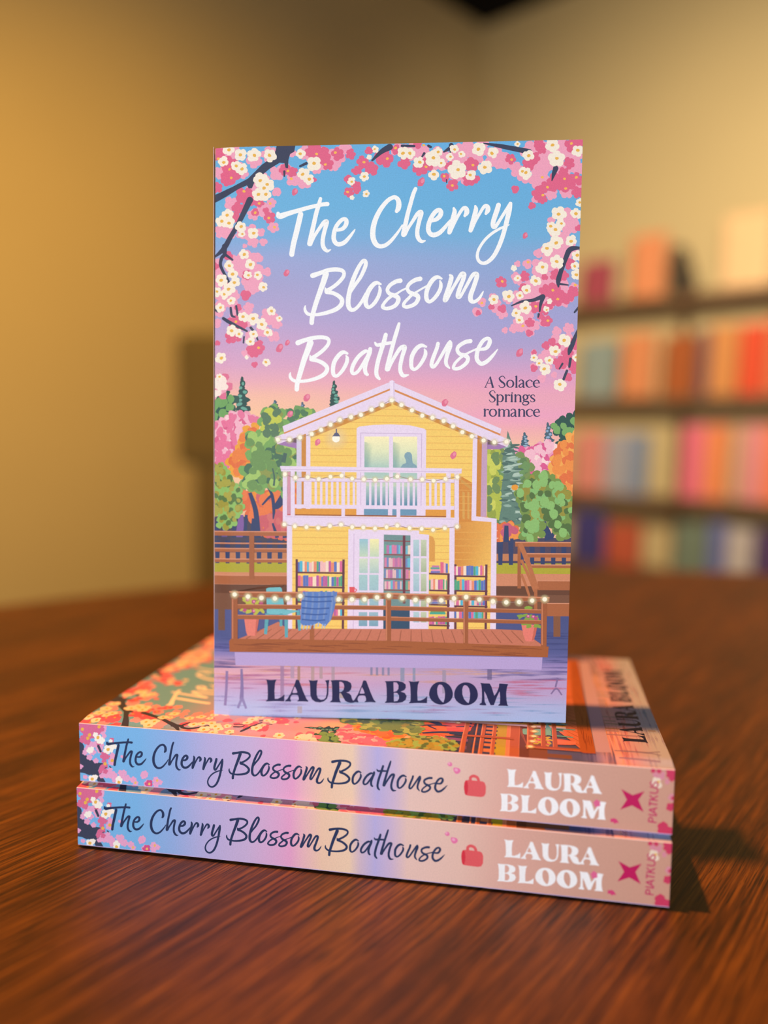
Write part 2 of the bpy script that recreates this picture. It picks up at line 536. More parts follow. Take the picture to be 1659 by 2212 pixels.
# ---- hand lettering, traced as brush strokes (x, y, width)
f_the, f_ch, f_erry = fr(590, 400, 8.295), fr(790, 390, 9.759), fr(920, 400, 8.295)
f_bl, f_ssom = fr(640, 550, 7.541), fr(830, 570, 7.213)
f_boat, f_house = fr(615, 690, 6.636), fr(840, 690, 6.636)
WORDS = {
    'the': [
        f_the([(92, 515, 62), (100, 560, 88), (150, 560, 105), (260, 522, 90), (430, 470, 78), (640, 410, 74), (800, 372, 72), (900, 352, 74), (975, 345, 80)]),
        f_the([(497, 530, 95), (470, 650, 97), (420, 860, 97), (370, 1060, 95), (342, 1220, 92), (338, 1255, 90)]),
        f_the([(853, 250, 60), (820, 370, 75), (780, 500, 78), (730, 720, 80), (690, 900, 85), (662, 1060, 98)]),
        f_the([(680, 1060, 60), (740, 930, 60), (830, 790, 62), (910, 680, 70), (958, 658, 76), (963, 690, 80), (928, 820, 75), (897, 960, 75), (893, 1070, 76), (920, 1145, 75), (975, 1190, 58), (1035, 1168, 20)]),
        f_the([(1160, 815, 58), (1250, 790, 70), (1310, 715, 80), (1315, 640, 78), (1270, 615, 70), (1200, 662, 72), (1130, 760, 75), (1095, 880, 80), (1093, 980, 82), (1130, 1050, 80), (1195, 1070, 82), (1290, 1030, 75), (1380, 930, 60), (1440, 850, 42), (1473, 800, 16)]),
    ],
    'cherry': [
        f_ch([(658, 655, 78), (690, 600, 108), (706, 510, 110), (690, 420, 100), (640, 367, 90), (580, 365, 85), (470, 430, 88), (350, 570, 95), (250, 740, 102), (180, 930, 110), (155, 1110, 112), (170, 1250, 112), (230, 1360, 105), (320, 1400, 90), (430, 1370, 85), (540, 1280, 75), (640, 1160, 62), (720, 1050, 50), (778, 950, 34)]),
        f_ch([(1057, 180, 78), (1010, 290, 86), (950, 500, 88), (890, 720, 90), (840, 950, 98), (810, 1120, 112), (807, 1150, 108)]),
        f_ch([(840, 1150, 62), (900, 1020, 65), (1000, 860, 72), (1090, 720, 85), (1155, 668, 88), (1178, 700, 95), (1140, 840, 90), (1100, 1020, 88), (1095, 1160, 92), (1130, 1250, 90), (1190, 1295, 72), (1258, 1280, 30)]),
        f_erry([(112, 645, 60), (190, 620, 75), (255, 560, 85), (275, 490, 85), (240, 450, 76), (170, 490, 80), (95, 600, 80), (55, 720, 85), (50, 810, 85), (85, 880, 85), (155, 900, 88), (250, 860, 80), (340, 770, 68), (410, 680, 52), (440, 640, 40)]),
        f_erry([(505, 420, 45), (518, 490, 82), (480, 640, 85), (440, 780, 85), (425, 855, 76)]),
        f_erry([(440, 850, 58), (510, 700, 53), (590, 540, 58), (660, 435, 62), (705, 415, 75), (735, 445, 85), (735, 500, 88), (702, 555, 52)]),
        f_erry([(890, 382, 42), (900, 445, 80), (865, 590, 85), (825, 740, 85), (805, 818, 78)]),
        f_erry([(825, 805, 55), (890, 660, 48), (970, 510, 55), (1040, 400, 62), (1085, 377, 75), (1115, 410, 85), (1112, 460, 86), (1080, 515, 52)]),
        f_erry([(1305, 362, 85), (1280, 450, 90), (1235, 580, 88), (1205, 690, 85), (1215, 752, 80), (1255, 745, 66), (1330, 630, 58), (1430, 470, 58), (1510, 340, 55)]),
        f_erry([(1518, 335, 70), (1500, 450, 85), (1460, 620, 85), (1420, 780, 80), (1370, 950, 80), (1300, 1130, 78), (1210, 1290, 75), (1100, 1390, 68), (1010, 1405, 60), (945, 1355, 60), (925, 1260, 55), (960, 1140, 52), (1060, 990, 52), (1190, 870, 52), (1330, 785, 48), (1430, 745, 42), (1498, 714, 16)]),
    ],
    'blossom': [
        f_bl([(487, 330, 98), (450, 450, 92), (390, 620, 84), (330, 790, 78), (275, 980, 75), (258, 1080, 75), (255, 1128, 73)]),
        f_bl([(272, 355, 84), (400, 310, 70), (530, 265, 70), (660, 254, 70), (750, 272, 65), (783, 320, 60), (760, 390, 62), (680, 480, 62), (590, 550, 60), (500, 605, 68)]),
        f_bl([(478, 560, 24), (490, 600, 60), (505, 620, 75)]),
        f_bl([(500, 620, 75), (600, 640, 65), (690, 685, 68), (748, 750, 72), (735, 830, 75), (660, 900, 72), (540, 950, 65), (400, 985, 58), (290, 995, 52), (200, 985, 55), (155, 940, 50), (143, 890, 42), (151, 850, 20)]),
        f_bl([(890, 620, 48), (960, 510, 55), (1050, 380, 60), (1120, 230, 65), (1138, 145, 65), (1108, 107, 60), (1050, 165, 62), (970, 320, 70), (900, 510, 75), (858, 690, 78), (850, 810, 78), (870, 885, 76), (920, 918, 62), (990, 880, 56), (1070, 780, 55), (1140, 650, 50)]),
        f_bl([(1380, 492, 34), (1310, 470, 64), (1240, 520, 75), (1170, 630, 78), (1135, 760, 75), (1150, 845, 72), (1200, 868, 58), (1280, 800, 62), (1345, 690, 62), (1370, 590, 56), (1355, 525, 26)]),
        f_ssom([(255, 272, 72), (190, 285, 66), (100, 340, 60), (55, 410, 58), (80, 470, 60), (150, 500, 65), (215, 535, 72), (222, 590, 68), (170, 665, 62), (60, 708, 58), (-18, 688, 55), (0, 630, 50), (60, 560, 48), (120, 515, 45), (200, 475, 36), (270, 430, 30), (340, 395, 30)]),
        f_ssom([(565, 242, 72), (490, 260, 66), (400, 320, 58), (365, 390, 55), (395, 450, 62), (460, 480, 68), (520, 507, 72), (532, 560, 66), (480, 637, 62), (370, 682, 58), (308, 668, 52), (320, 615, 50), (380, 550, 48), (430, 500, 45), (520, 440, 33), (640, 370, 30), (680, 350, 30)]),
        f_ssom([(898, 238, 32), (830, 215, 60), (760, 260, 70), (690, 370, 70), (660, 480, 68), (670, 570, 68), (720, 598, 55), (800, 530, 60), (870, 420, 60), (888, 330, 55), (873, 275, 26)]),
        f_ssom([(1030, 185, 38), (1050, 225, 70), (1010, 370, 68), (960, 520, 70), (950, 580, 64), (985, 560, 46), (1050, 430, 48), (1130, 290, 53), (1205, 170, 64), (1248, 172, 70), (1235, 250, 66), (1180, 390, 68), (1150, 500, 68), (1165, 528, 62), (1200, 505, 48), (1280, 360, 50), (1370, 200, 60), (1425, 162, 70), (1448, 200, 72), (1400, 360, 70), (1350, 500, 75), (1355, 580, 74), (1410, 598, 55), (1480, 550, 48), (1530, 470, 32), (1548, 435, 14)]),
    ],
    'boathouse': [
        f_boat([(372, 350, 92), (340, 440, 86), (280, 600, 78), (230, 770, 72), (185, 930, 66), (178, 1000, 66), (176, 1022, 64)]),
        f_boat([(192, 352, 74), (300, 310, 62), (420, 280, 60), (530, 270, 57), (610, 286, 55), (638, 325, 50), (615, 390, 52), (540, 470, 54), (460, 530, 55), (385, 578, 58)]),
        f_boat([(368, 535, 20), (378, 570, 48), (390, 588, 62)]),
        f_boat([(385, 588, 62), (480, 610, 57), (560, 650, 60), (612, 710, 60), (590, 780, 62), (510, 840, 58), (380, 885, 50), (250, 905, 46), (150, 900, 48), (95, 865, 45), (78, 820, 38), (85, 782, 16)]),
        f_boat([(903, 503, 32), (840, 485, 57), (770, 540, 62), (710, 640, 62), (695, 750, 60), (710, 812, 56), (755, 825, 46), (830, 750, 52), (890, 640, 55), (900, 570, 50), (885, 535, 22)]),
        f_boat([(1195, 470, 38), (1150, 475, 55), (1060, 550, 58), (990, 660, 58), (965, 750, 55), (990, 793, 48), (1050, 765, 48), (1110, 680, 48), (1180, 560, 48), (1215, 480, 42)]),
        f_boat([(1230, 438, 58), (1220, 490, 64), (1180, 610, 58), (1155, 710, 60), (1165, 780, 56), (1188, 805, 46)]),
        f_boat([(1453, 232, 58), (1430, 320, 64), (1390, 450, 62), (1345, 600, 62), (1318, 740, 60), (1325, 820, 58), (1362, 868, 38)]),
        f_boat([(1298, 345, 26), (1330, 380, 50), (1430, 362, 50), (1540, 345, 46)]),
        f_house([(150, 72, 42), (125, 160, 56), (80, 310, 58), (40, 460, 60), (0, 620, 65), (-20, 725, 72)]),
        f_house([(-2, 735, 44), (30, 660, 45), (90, 545, 50), (165, 430, 58), (222, 402, 60), (230, 432, 62), (195, 550, 58), (168, 680, 58), (175, 770, 60), (215, 820, 54), (286, 808, 18)]),
        f_house([(538, 403, 32), (470, 385, 57), (400, 430, 62), (340, 530, 62), (325, 630, 60), (335, 708, 56), (385, 725, 46), (460, 650, 52), (520, 540, 55), (530, 480, 50), (516, 440, 24)]),
        f_house([(708, 358, 54), (690, 430, 55), (640, 560, 57), (615, 660, 57), (640, 693, 50), (690, 645, 46), (770, 510, 48), (850, 370, 48), (880, 330, 45)]),
        f_house([(882, 348, 64), (880, 400, 64), (845, 500, 60), (822, 600, 55), (830, 660, 50), (872, 710, 24)]),
        f_house([(1172, 320, 62), (1100, 335, 58), (1010, 390, 55), (985, 450, 52), (1020, 505, 55), (1100, 530, 62), (1138, 572, 58), (1110, 640, 54), (1020, 708, 52), (945, 718, 50), (930, 690, 45), (960, 630, 42), (1030, 560, 40), (1090, 520, 38), (1160, 480, 30), (1270, 430, 30)]),
        f_house([(1312, 442, 40), (1400, 420, 55), (1445, 350, 62), (1445, 300, 58), (1410, 282, 52), (1350, 320, 55), (1290, 420, 57), (1262, 530, 60), (1275, 600, 60), (1330, 645, 60), (1410, 610, 57), (1490, 530, 46), (1562, 438, 16)]),
    ],
}

# ---- the author's name in fat serif capitals: (outline, holes)
fL, fB = fr(560, 1455, 5.925), fr(820, 1455, 5.7207)
_L = [(78, 103), (150, 112), (222, 103), (220, 112), (205, 150), (197, 250), (202, 352), (240, 350), (290, 325), (325, 292), (322, 382), (200, 380), (90, 386), (88, 377), (108, 362), (112, 300), (108, 180), (98, 120)]
_A = [(490, 103), (512, 110), (530, 160), (570, 265), (608, 350), (632, 376), (630, 385), (560, 381), (490, 383), (492, 373), (508, 362), (508, 335), (497, 303), (470, 297), (425, 299), (405, 320), (400, 355), (412, 378), (410, 386), (375, 384), (332, 386), (336, 373), (362, 350), (405, 280), (440, 200), (460, 150), (468, 118), (475, 105)]
_Ah = [(456, 190), (428, 265), (432, 274), (475, 274), (491, 268), (476, 225)]
_U = [(635, 108), (690, 115), (752, 106), (752, 118), (742, 150), (738, 230), (740, 300), (755, 340), (790, 360), (830, 355), (855, 330), (868, 270), (868, 190), (862, 140), (843, 112), (870, 108), (902, 103), (900, 115), (892, 160), (890, 230), (888, 290), (870, 345), (830, 380), (780, 393), (720, 386), (680, 357), (658, 310), (655, 230), (652, 150), (640, 118)]
_R = [(913, 112), (980, 104), (1060, 105), (1130, 115), (1175, 140), (1188, 180), (1177, 225), (1150, 255), (1118, 263), (1155, 275), (1180, 300), (1192, 345), (1207, 372), (1232, 376), (1222, 390), (1180, 396), (1135, 388), (1105, 372), (1080, 330), (1060, 290), (1042, 268), (1030, 275), (1028, 330), (1035, 365), (1052, 392), (985, 390), (908, 390), (915, 378), (935, 362), (938, 300), (935, 180), (930, 130)]
_Rh = [(1028, 126), (1058, 128), (1083, 150), (1092, 190), (1080, 235), (1055, 256), (1030, 260)]
_B = [(66, 112), (150, 110), (230, 108), (290, 122), (325, 150), (328, 190), (310, 220), (264, 240), (315, 255), (338, 295), (325, 340), (285, 370), (220, 380), (140, 377), (68, 381), (72, 370), (88, 355), (92, 300), (90, 200), (82, 130)]
_Bh1 = [(175, 123), (215, 128), (237, 160), (235, 205), (215, 233), (177, 244)]
_Bh2 = [(179, 254), (218, 255), (243, 285), (243, 325), (222, 355), (180, 362)]
_O = [(762 + (147 + 4 * math.sin(3 * t)) * math.cos(t), 255 + 142 * math.sin(t)) for t in [2 * math.pi * i / 28 for i in range(28)]]
_Oh = [(745, 147), (775, 155), (800, 190), (812, 250), (808, 320), (792, 370), (765, 352), (735, 315), (717, 260), (715, 200), (728, 160)]
_M = [(1246, 124), (1300, 130), (1362, 130), (1385, 170), (1420, 282), (1450, 240), (1475, 180), (1480, 130), (1530, 132), (1590, 138), (1588, 148), (1575, 180), (1567, 250), (1570, 330), (1580, 385), (1592, 407), (1530, 405), (1468, 405), (1470, 395), (1488, 380), (1492, 300), (1485, 227), (1450, 300), (1415, 398), (1375, 400), (1350, 350), (1320, 270), (1296, 225), (1298, 300), (1302, 360), (1318, 385), (1320, 402), (1280, 402), (1236, 395), (1240, 382), (1262, 370), (1268, 300), (1265, 200), (1258, 145)]
_L2 = [(357 + (x - 80) * 235 / 245, 108 + (y - 103) * 274 / 282) for x, y in _L]


def sh(p, dx, dy):
    return [(x + dx, y + dy) for x, y in p]


NAME_FIRST = [(fL(_L), []), (fL(_A), [fL(_Ah)]), (fL(_U), []), (fL(_R), [fL(_Rh)]), (fL(sh(_A, 862, 3)), [fL(sh(_Ah, 862, 3))])]
NAME_LAST = [(fB(_B), [fB(_Bh1), fB(_Bh2)]), (fB(_L2), []), (fB(_O), [fB(_Oh)]), (fB(sh(_O, 309, 6)), [fB(sh(_Oh, 309, 6))]), (fB(_M), [])]


def affine(src, dst):
    A = np.array([[x, y, 1] for x, y in src], float)
    X, _, _, _ = np.linalg.lstsq(A, np.array(dst, float), rcond=None)
    sc = math.sqrt(abs(np.linalg.det(X[:2])))

    def g(pts):
        return [tuple(np.array([p[0], p[1], 1]) @ X) + tuple(w * sc for w in p[2:]) for p in pts]
    return g


# ---- palette
CREAM, YOLK = (250, 240, 222), (238, 184, 82)
PINK, ROSE = (243, 166, 192), (228, 104, 140)
BARK = (62, 68, 92)
LAV, LAVD, LAVS = (234, 217, 240), (205, 180, 214), (198, 160, 190)
WALLY, SIDING, SHADE = (247, 206, 104), (230, 172, 84), (214, 140, 56)
BROWN, BROWN_L, BROWN_D = (166, 96, 56), (205, 134, 98), (104, 64, 44)
NAVY = (48, 62, 104)
BULB = (255, 250, 225)
BOOKS = [(224, 104, 156), (244, 190, 190), (88, 116, 192), (76, 166, 130), (78, 184, 214), (236, 142, 112), (190, 90, 160), (246, 224, 200)]
LETTER = (24, 27, 76)


def sky_colour(x, y):
    st = [(300, (110, 180, 228), (104, 178, 228)), (450, (112, 182, 226), (108, 178, 224)), (510, (128, 178, 224), (116, 178, 222)), (560, (160, 172, 218), (140, 172, 218)),
          (620, (170, 167, 212), (154, 168, 214)), (690, (184, 168, 212), (166, 165, 214)), (745, (206, 167, 206), (176, 164, 210)),
          (790, (220, 167, 200), (204, 165, 205)), (830, (238, 176, 186), (234, 164, 196)), (860, (248, 192, 168), (238, 170, 188)),
          (905, (250, 200, 160), (240, 166, 196)), (935, (250, 202, 160), (244, 178, 176)), (970, (250, 202, 160), (248, 196, 166)), (1200, (240, 190, 150), (240, 190, 150))]
    t = min(max((x - 600) / 480.0, 0), 1)
    for (y0, a0, b0), (y1, a1, b1) in zip(st, st[1:]):
        if y <= y1:
            k = min(max((y - y0) / (y1 - y0), 0), 1)
            a = [a0[i] + (a1[i] - a0[i]) * k for i in range(3)]
            b = [b0[i] + (b1[i] - b0[i]) * k for i in range(3)]
            return tuple(a[i] + (b[i] - a[i]) * t for i in range(3))
    return st[-1][1]


def water_colour(x, y):
    st = [(1300, (84, 90, 140), (70, 78, 128)), (1385, (80, 88, 140), (78, 86, 138)), (1415, (128, 124, 184), (86, 92, 148)), (1440, (206, 164, 190), (150, 134, 188)),
          (1462, (222, 172, 184), (176, 160, 202)), (1480, (200, 164, 198), (182, 156, 200)), (1505, (182, 176, 218), (180, 164, 206)), (1530, (172, 188, 228), (168, 180, 222)), (1570, (170, 188, 230), (164, 188, 230))]
    t = min(max((x - 520) / 620.0, 0), 1)
    for (y0, a0, b0), (y1, a1, b1) in zip(st, st[1:]):
        if y <= y1:
            k = min(max((y - y0) / (y1 - y0), 0), 1)
            a = [a0[i] + (a1[i] - a0[i]) * k for i in range(3)]
            b = [b0[i] + (b1[i] - b0[i]) * k for i in range(3)]
            return tuple(a[i] + (b[i] - a[i]) * t for i in range(3))
    return st[-1][1]


COVER_SRC = [(463, 319), (1259, 301.5), (460, 1551), (1222, 1561.5)]
COVER_DST = [(0, 198), (125, 198), (0, 0), (125, 0)]


def paint_front():
    A = Art(COVER_SRC, COVER_DST)
    fl, frr = fr(440, 800, 3.95), fr(850, 800, 3.95)        # forest and house, left and right
    gl, gr = fr(440, 1180, 3.95), fr(850, 1180, 3.95)       # deck, left and right
    tl, tr = fr(440, 290, 3.95), fr(850, 290, 3.95)         # blossom, left and right
    rnd = random.Random(3)

    # sky and water washes
    xs = [430 + i * 60 for i in range(15)]
    ys = list(range(285, 1180, 15))
    for y0, y1 in zip(ys, ys[1:]):
        for x0, x1 in zip(xs, xs[1:]):
            A.quad([(x0, y0), (x1, y0), (x1, y1), (x0, y1)], [sky_colour(x0, y0), sky_colour(x1, y0), sky_colour(x1, y1), sky_colour(x0, y1)])
    ys = list(range(1290, 1600, 10))
    for y0, y1 in zip(ys, ys[1:]):
        for x0, x1 in zip(xs, xs[1:]):
            A.quad([(x0, y0), (x1, y0), (x1, y1), (x0, y1)], [water_colour(x0, y0), water_colour(x1, y0), water_colour(x1, y1), water_colour(x0, y1)])
    A.up()
    for c, x0, x1, y0, y1, n in (((232, 158, 176), 462, 760, 1432, 1490, 16), ((244, 190, 160), 470, 1000, 1440, 1476, 14), ((196, 130, 186), 462, 640, 1450, 1520, 14),
                                 ((96, 100, 168), 462, 540, 1385, 1450, 16), ((156, 192, 232), 700, 1200, 1485, 1550, 22), ((226, 132, 168), 1090, 1210, 1462, 1512, 14),
                                 ((116, 108, 174), 1030, 1230, 1440, 1470, 14), ((250, 200, 170), 840, 1130, 1440, 1462, 8), ((88, 96, 158), 1180, 1235, 1360, 1440, 12),
                                 ((176, 178, 226), 462, 700, 1500, 1555, 14), ((196, 170, 214), 760, 1200, 1520, 1560, 12)):
        A.up()
        for _ in range(n):
            x, y, w = rnd.uniform(x0, x1), rnd.uniform(y0, y1), rnd.uniform(60, 170)
            h = rnd.uniform(1.2, 3.2)
            c4, c0 = c + (0.42,), c + (0.0,)
            A.quad([(x - w / 2, y), (x, y - h), (x, y + h), (x - w / 2, y + 0.3)], [c0, c4, c4, c0])
            A.quad([(x, y - h), (x + w / 2, y), (x + w / 2, y + 0.3), (x, y + h)], [c4, c0, c0, c4])
    A.up()
    for x, y0, y1, w, c in ((646, 1440, 1475, 6, (186, 150, 120)), (610, 1440, 1520, 8, (176, 148, 190)), (632, 1440, 1470, 8, (196, 176, 206)), (676, 1440, 1490, 7, (196, 176, 170)),
                            (694, 1440, 1470, 7, (196, 176, 180)), (720, 1440, 1490, 7, (190, 176, 190)), (803, 1440, 1462, 5, (140, 150, 190)), (815, 1440, 1462, 5, (140, 150, 190)),
                            (828, 1440, 1462, 5, (140, 150, 190)), (840, 1440, 1462, 5, (140, 150, 190)), (870, 1440, 1475, 9, (150, 170, 200)), (895, 1440, 1475, 6, (150, 170, 200)),
                            (960, 1450, 1500, 8, (176, 170, 196)), (1058, 1440, 1470, 10, (120, 112, 160)), (648, 1530, 1545, 10, (196, 190, 196)), (740, 1500, 1512, 12, (196, 186, 170))):
        A.rect(x - w / 2, y0, x + w / 2, y1, c, 0.55)
    A.up()
    A.stroke([(490, 1455, 6), (489, 1490, 6), (486, 1530, 6)], (150, 136, 190), a=0.7, cap=False)
    A.stroke([(522, 1450, 5), (523, 1490, 7), (522, 1515, 9)], (140, 130, 186), a=0.7, cap=False)
    A.stroke([(523, 1512, 6), (514, 1535, 5)], (150, 146, 200), a=0.7, cap=False)
    A.stroke([(523, 1512, 6), (532, 1536, 5)], (150, 146, 200), a=0.7, cap=False)
    A.stroke([(1190, 1500, 3), (1202, 1488, 4), (1214, 1502, 3)], (140, 120, 170), a=0.7, cap=False)
    A.stroke([(1205, 1465, 4), (1200, 1485, 4)], (140, 120, 170), a=0.7, cap=False)
    A.up()
    A.poly([(507, 1414), (1172, 1421), (1170, 1448), (509, 1442)], (182, 164, 214))

    # ---------------- far conifers
    def pine(f, x, y0, y1, w, dark, lite):
        A.up()
        n = 9
        for i in range(n):
            t = (i + 0.3) / n
            y = y0 + (y1 - y0) * t
            ww = w * (0.22 + 0.85 * t) * (1.0 if i % 2 else 0.72)
            q = f([(x, y), (x + ww * (0.15 if i % 2 else -0.15), y)])
            A.blob(q[1][0], q[1][1], ww / f.s, (y1 - y0) / n * 0.85 / f.s, rnd.uniform(-0.1, 0.1), dark, 10, 0.16)
        A.up()
        for i in range(1, n):
            t = (i + 0.3) / n
            y = y0 + (y1 - y0) * t
            ww = w * (0.2 + 0.8 * t)
            q = f([(x + rnd.uniform(-0.5, 0.6) * ww, y)])[0]
            A.blob(q[0], q[1], ww * 0.48 / f.s, (y1 - y0) / n * 0.42 / f.s, rnd.uniform(-0.3, 0.3), lite, 9, 0.14)
    pine(fl, 330, 80, 400, 78, (38, 78, 74), (104, 168, 150))
    pine(fl, 1115, 110, 350, 60, (38, 78, 74), (104, 168, 150))
    pine(fl, 610, 270, 370, 50, (66, 92, 112), (112, 146, 170))
    pine(fl, 845, 290, 440, 55, (84, 104, 126), (132, 158, 184))
    pine(frr, 1120, 545, 720, 62, (64, 98, 116), (150, 178, 202))
    pine(frr, 1320, 462, 700, 62, (72, 100, 116), (146, 176, 206))

    # ---------------- left wood
    def tree(f, pts, base, cols, n, r, seed, up=1.2):
        p = f(pts)
        A.up()
        A.poly([q[:2] for q in p], base)
        for i in range(len(p)):                                   # lobed outline
            a, b = p[i], p[(i + 1) % len(p)]
            m = max(1, int(math.hypot(b[0] - a[0], b[1] - a[1]) / (r * 1.6)))
            for k in range(m):
                A.blob(a[0] + (b[0] - a[0]) * k / m, a[1] + (b[1] - a[1]) * k / m, r * 1.15, r * 1.15, 0, base, 9, 0.15)
        dabs(A, p, cols, n, r, up, seed)
        return p
    GREEN_D, GREEN, GREEN_L = (72, 112, 86), (122, 170, 92), (164, 200, 106)
    A.up()
    A.rect(440, 1120, 625, 1190, (72, 66, 84))
    tree(fl, [(70, 240), (190, 200), (270, 260), (240, 340), (200, 480), (70, 520)], (48, 90, 80), [(116, 168, 100)], 16, 8, 11)
    tree(fl, [(70, 80), (180, 70), (215, 150), (160, 230), (70, 240)], (226, 120, 152), [(242, 170, 190), (250, 232, 222)], 8, 8, 12)
    tree(fl, [(70, 500), (200, 420), (240, 385), (370, 390), (470, 445), (430, 480), (350, 540), (300, 610), (290, 720), (220, 760), (205, 850), (100, 815), (70, 810)], (240, 160, 184), [(248, 214, 216), (222, 98, 142), (244, 182, 200), (232, 120, 158)], 34, 7, 13, 1.5)
    tree(fl, [(335, 575), (365, 515), (440, 490), (480, 560), (405, 610), (395, 740), (460, 830), (330, 910), (230, 880), (215, 795), (290, 720)], (240, 164, 54), [(228, 112, 58), (236, 130, 60)], 12, 8, 14, 1.3)
    tree(fl, [(320, 1050), (420, 1040), (600, 1090), (720, 1000), (780, 900), (790, 1240), (720, 1430), (480, 1400), (440, 1300), (340, 1180)], (226, 108, 64), [(238, 146, 52), (206, 98, 106), (236, 124, 70)], 16, 9, 15, 1.6)
    tree(fl, [(500, 1280), (720, 1250), (720, 1430), (560, 1420)], (206, 96, 106), [(214, 112, 110)], 8, 7, 16, 1.5)
    A.up()
    for x0, x1, c in ((270, 350, (130, 92, 160)), (150, 200, (104, 84, 140)), (395, 420, (110, 84, 150)), (470, 500, (120, 92, 150))):
        A.convex(fl([(x0 + 30, 1250), (x1 - 10, 1250), (x1, 1440), (x0, 1440)]), c)
    A.up()
    for s in ([(395, 1060, 30), (430, 1160, 40), (450, 1250, 44), (465, 1445, 50)], [(545, 1010, 12), (585, 1080, 26), (600, 1200, 26), (595, 1285, 10)], [(500, 1165, 14), (560, 1100, 22), (595, 1080, 26)],
              [(190, 1225, 18), (130, 1290, 34), (95, 1445, 44)], [(365, 1250, 24), (350, 1445, 34)], [(425, 1280, 24), (415, 1445, 40)], [(262, 1330, 34), (260, 1445, 38)],
              [(590, 1320, 16), (630, 1445, 34)], [(690, 1080, 60), (640, 1160, 60), (600, 1190, 30)], [(690, 1400, 30), (700, 1445, 50)]):
        A.stroke(fl(s), NAVY, cap=False)
    tree(fl, [(720, 370), (800, 340), (930, 370), (900, 470), (760, 480)], (112, 158, 94), [(150, 186, 84), (80, 124, 88)], 10, 7, 17)
    tree(fl, [(500, 450), (530, 370), (600, 340), (665, 385), (700, 470), (785, 640), (785, 860), (700, 1080), (600, 1010), (480, 1030), (345, 990), (340, 870), (455, 830), (400, 740), (395, 640), (400, 570), (480, 560)], GREEN, [GREEN_D, (142, 154, 78), GREEN_L, (110, 150, 86)], 24, 10, 18, 1.0)
    dabs(A, fl([(490, 450), (530, 360), (610, 330), (680, 420), (640, 560), (500, 580)]), [(196, 204, 78), (90, 124, 92)], 12, 9, 1.0, 19)
    A.up()
    for s in ([(590, 850, 12), (605, 930, 14), (600, 1000, 18)], [(700, 720, 30), (680, 800, 40)]):
        A.stroke(fl(s), (70, 100, 92), cap=False)
    tree(fl, [(80, 835), (150, 825), (205, 885), (235, 965), (310, 1040), (310, 1130), (330, 1180), (290, 1255), (265, 1325), (180, 1360), (130, 1340), (135, 1240), (80, 1240)], (144, 190, 100), [(160, 152, 56), (88, 120, 64), (170, 166, 70)], 26, 6, 20, 1.2)

    # ---------------- right wood
    tree(frr, [(1370, 480), (1440, 420), (1560, 370), (1570, 620), (1480, 670), (1400, 640), (1480, 570), (1390, 530)], (44, 84, 76), [(122, 172, 102)], 14, 7, 21)
    tree(frr, [(1010, 690), (1190, 680), (1250, 640), (1320, 620), (1420, 690), (1390, 800), (1330, 900), (1200, 900), (1120, 800)], (240, 160, 190), [(250, 218, 216), (222, 92, 146), (246, 190, 206)], 20, 7, 22, 1.5)
    tree(frr, [(1370, 760), (1430, 640), (1500, 570), (1560, 540), (1560, 1100), (1480, 1060), (1420, 960), (1330, 890)], (244, 172, 84), [(230, 116, 64), (240, 146, 70)], 16, 8, 23, 1.3)
    A.up()
    A.convex(frr([(1100, 960), (1200, 890), (1230, 900), (1180, 1060), (1090, 1050)]), (92, 76, 140))
    tree(frr, [(795, 690), (900, 680), (1000, 760), (1080, 740), (1170, 830), (1160, 930), (1100, 1000), (1150, 1300), (900, 1330), (795, 1260)], (122, 146, 84), [(96, 132, 84), (110, 150, 92)], 16, 9, 24)
    tree(frr, [(800, 690), (880, 700), (895, 800), (870, 890), (910, 930), (890, 1060), (900, 1250), (800, 1260)], (178, 190, 72), [(150, 164, 66), (206, 210, 90), (110, 140, 84)], 9, 8, 25, 1.4)
    A.up()
    A.poly([q for q in frr([(975, 520), (1010, 620), (1040, 720), (1060, 800), (1080, 920), (1100, 1030), (1130, 1130), (1165, 1230), (1120, 1310), (980, 1330), (900, 1290), (930, 1130), (920, 1020), (945, 880), (930, 760), (960, 640)])], (96, 130, 116))
    for k, c in ((31, (146, 176, 160)), (32, (76, 108, 100)), (33, (176, 200, 184))):
        A.up()
        rr = random.Random(k)
        for _ in range(24):
            y = rr.uniform(640, 1300)
            w = 20 + (y - 520) * 0.12
            q = frr([(1000 + (y - 520) * 0.03 + rr.uniform(-1, 1) * w, y)])[0]
            A.blob(q[0], q[1], rr.uniform(7, 13), rr.uniform(1.8, 3.2), rr.uniform(-0.25, 0.25), c, 9, 0.2)
    A.up()
    A.blob(*frr([(1035, 1005)])[0], 7.5, 6.5, 0, (232, 156, 52))
    tree(frr, [(885, 1340), (1000, 1320), (1080, 1390), (1000, 1480), (900, 1470)], (226, 112, 64), [(240, 150, 70), (200, 92, 120)], 8, 7, 27)
    A.up()
    A.convex(frr([(870, 1480), (1080, 1440), (1540, 1430), (1540, 1660), (870, 1660)]), (70, 66, 92))
    A.up()
    A.convex(frr([(870, 1540), (1060, 1560), (1060, 1700), (870, 1700)]), (196, 122, 78))
    A.up()
    for s in ([(965, 1330, 34), (960, 1480, 50), (940, 1540, 70), (960, 1660, 40), (960, 1820, 34)], [(1270, 1240, 16), (1300, 1340, 40), (1330, 1450, 80)], [(1010, 1440, 30), (1020, 1590, 22)],
              [(1240, 1320, 20), (1300, 1420, 44)], [(1380, 1370, 20), (1340, 1440, 40)]):
        A.stroke(frr(s), NAVY, cap=False)
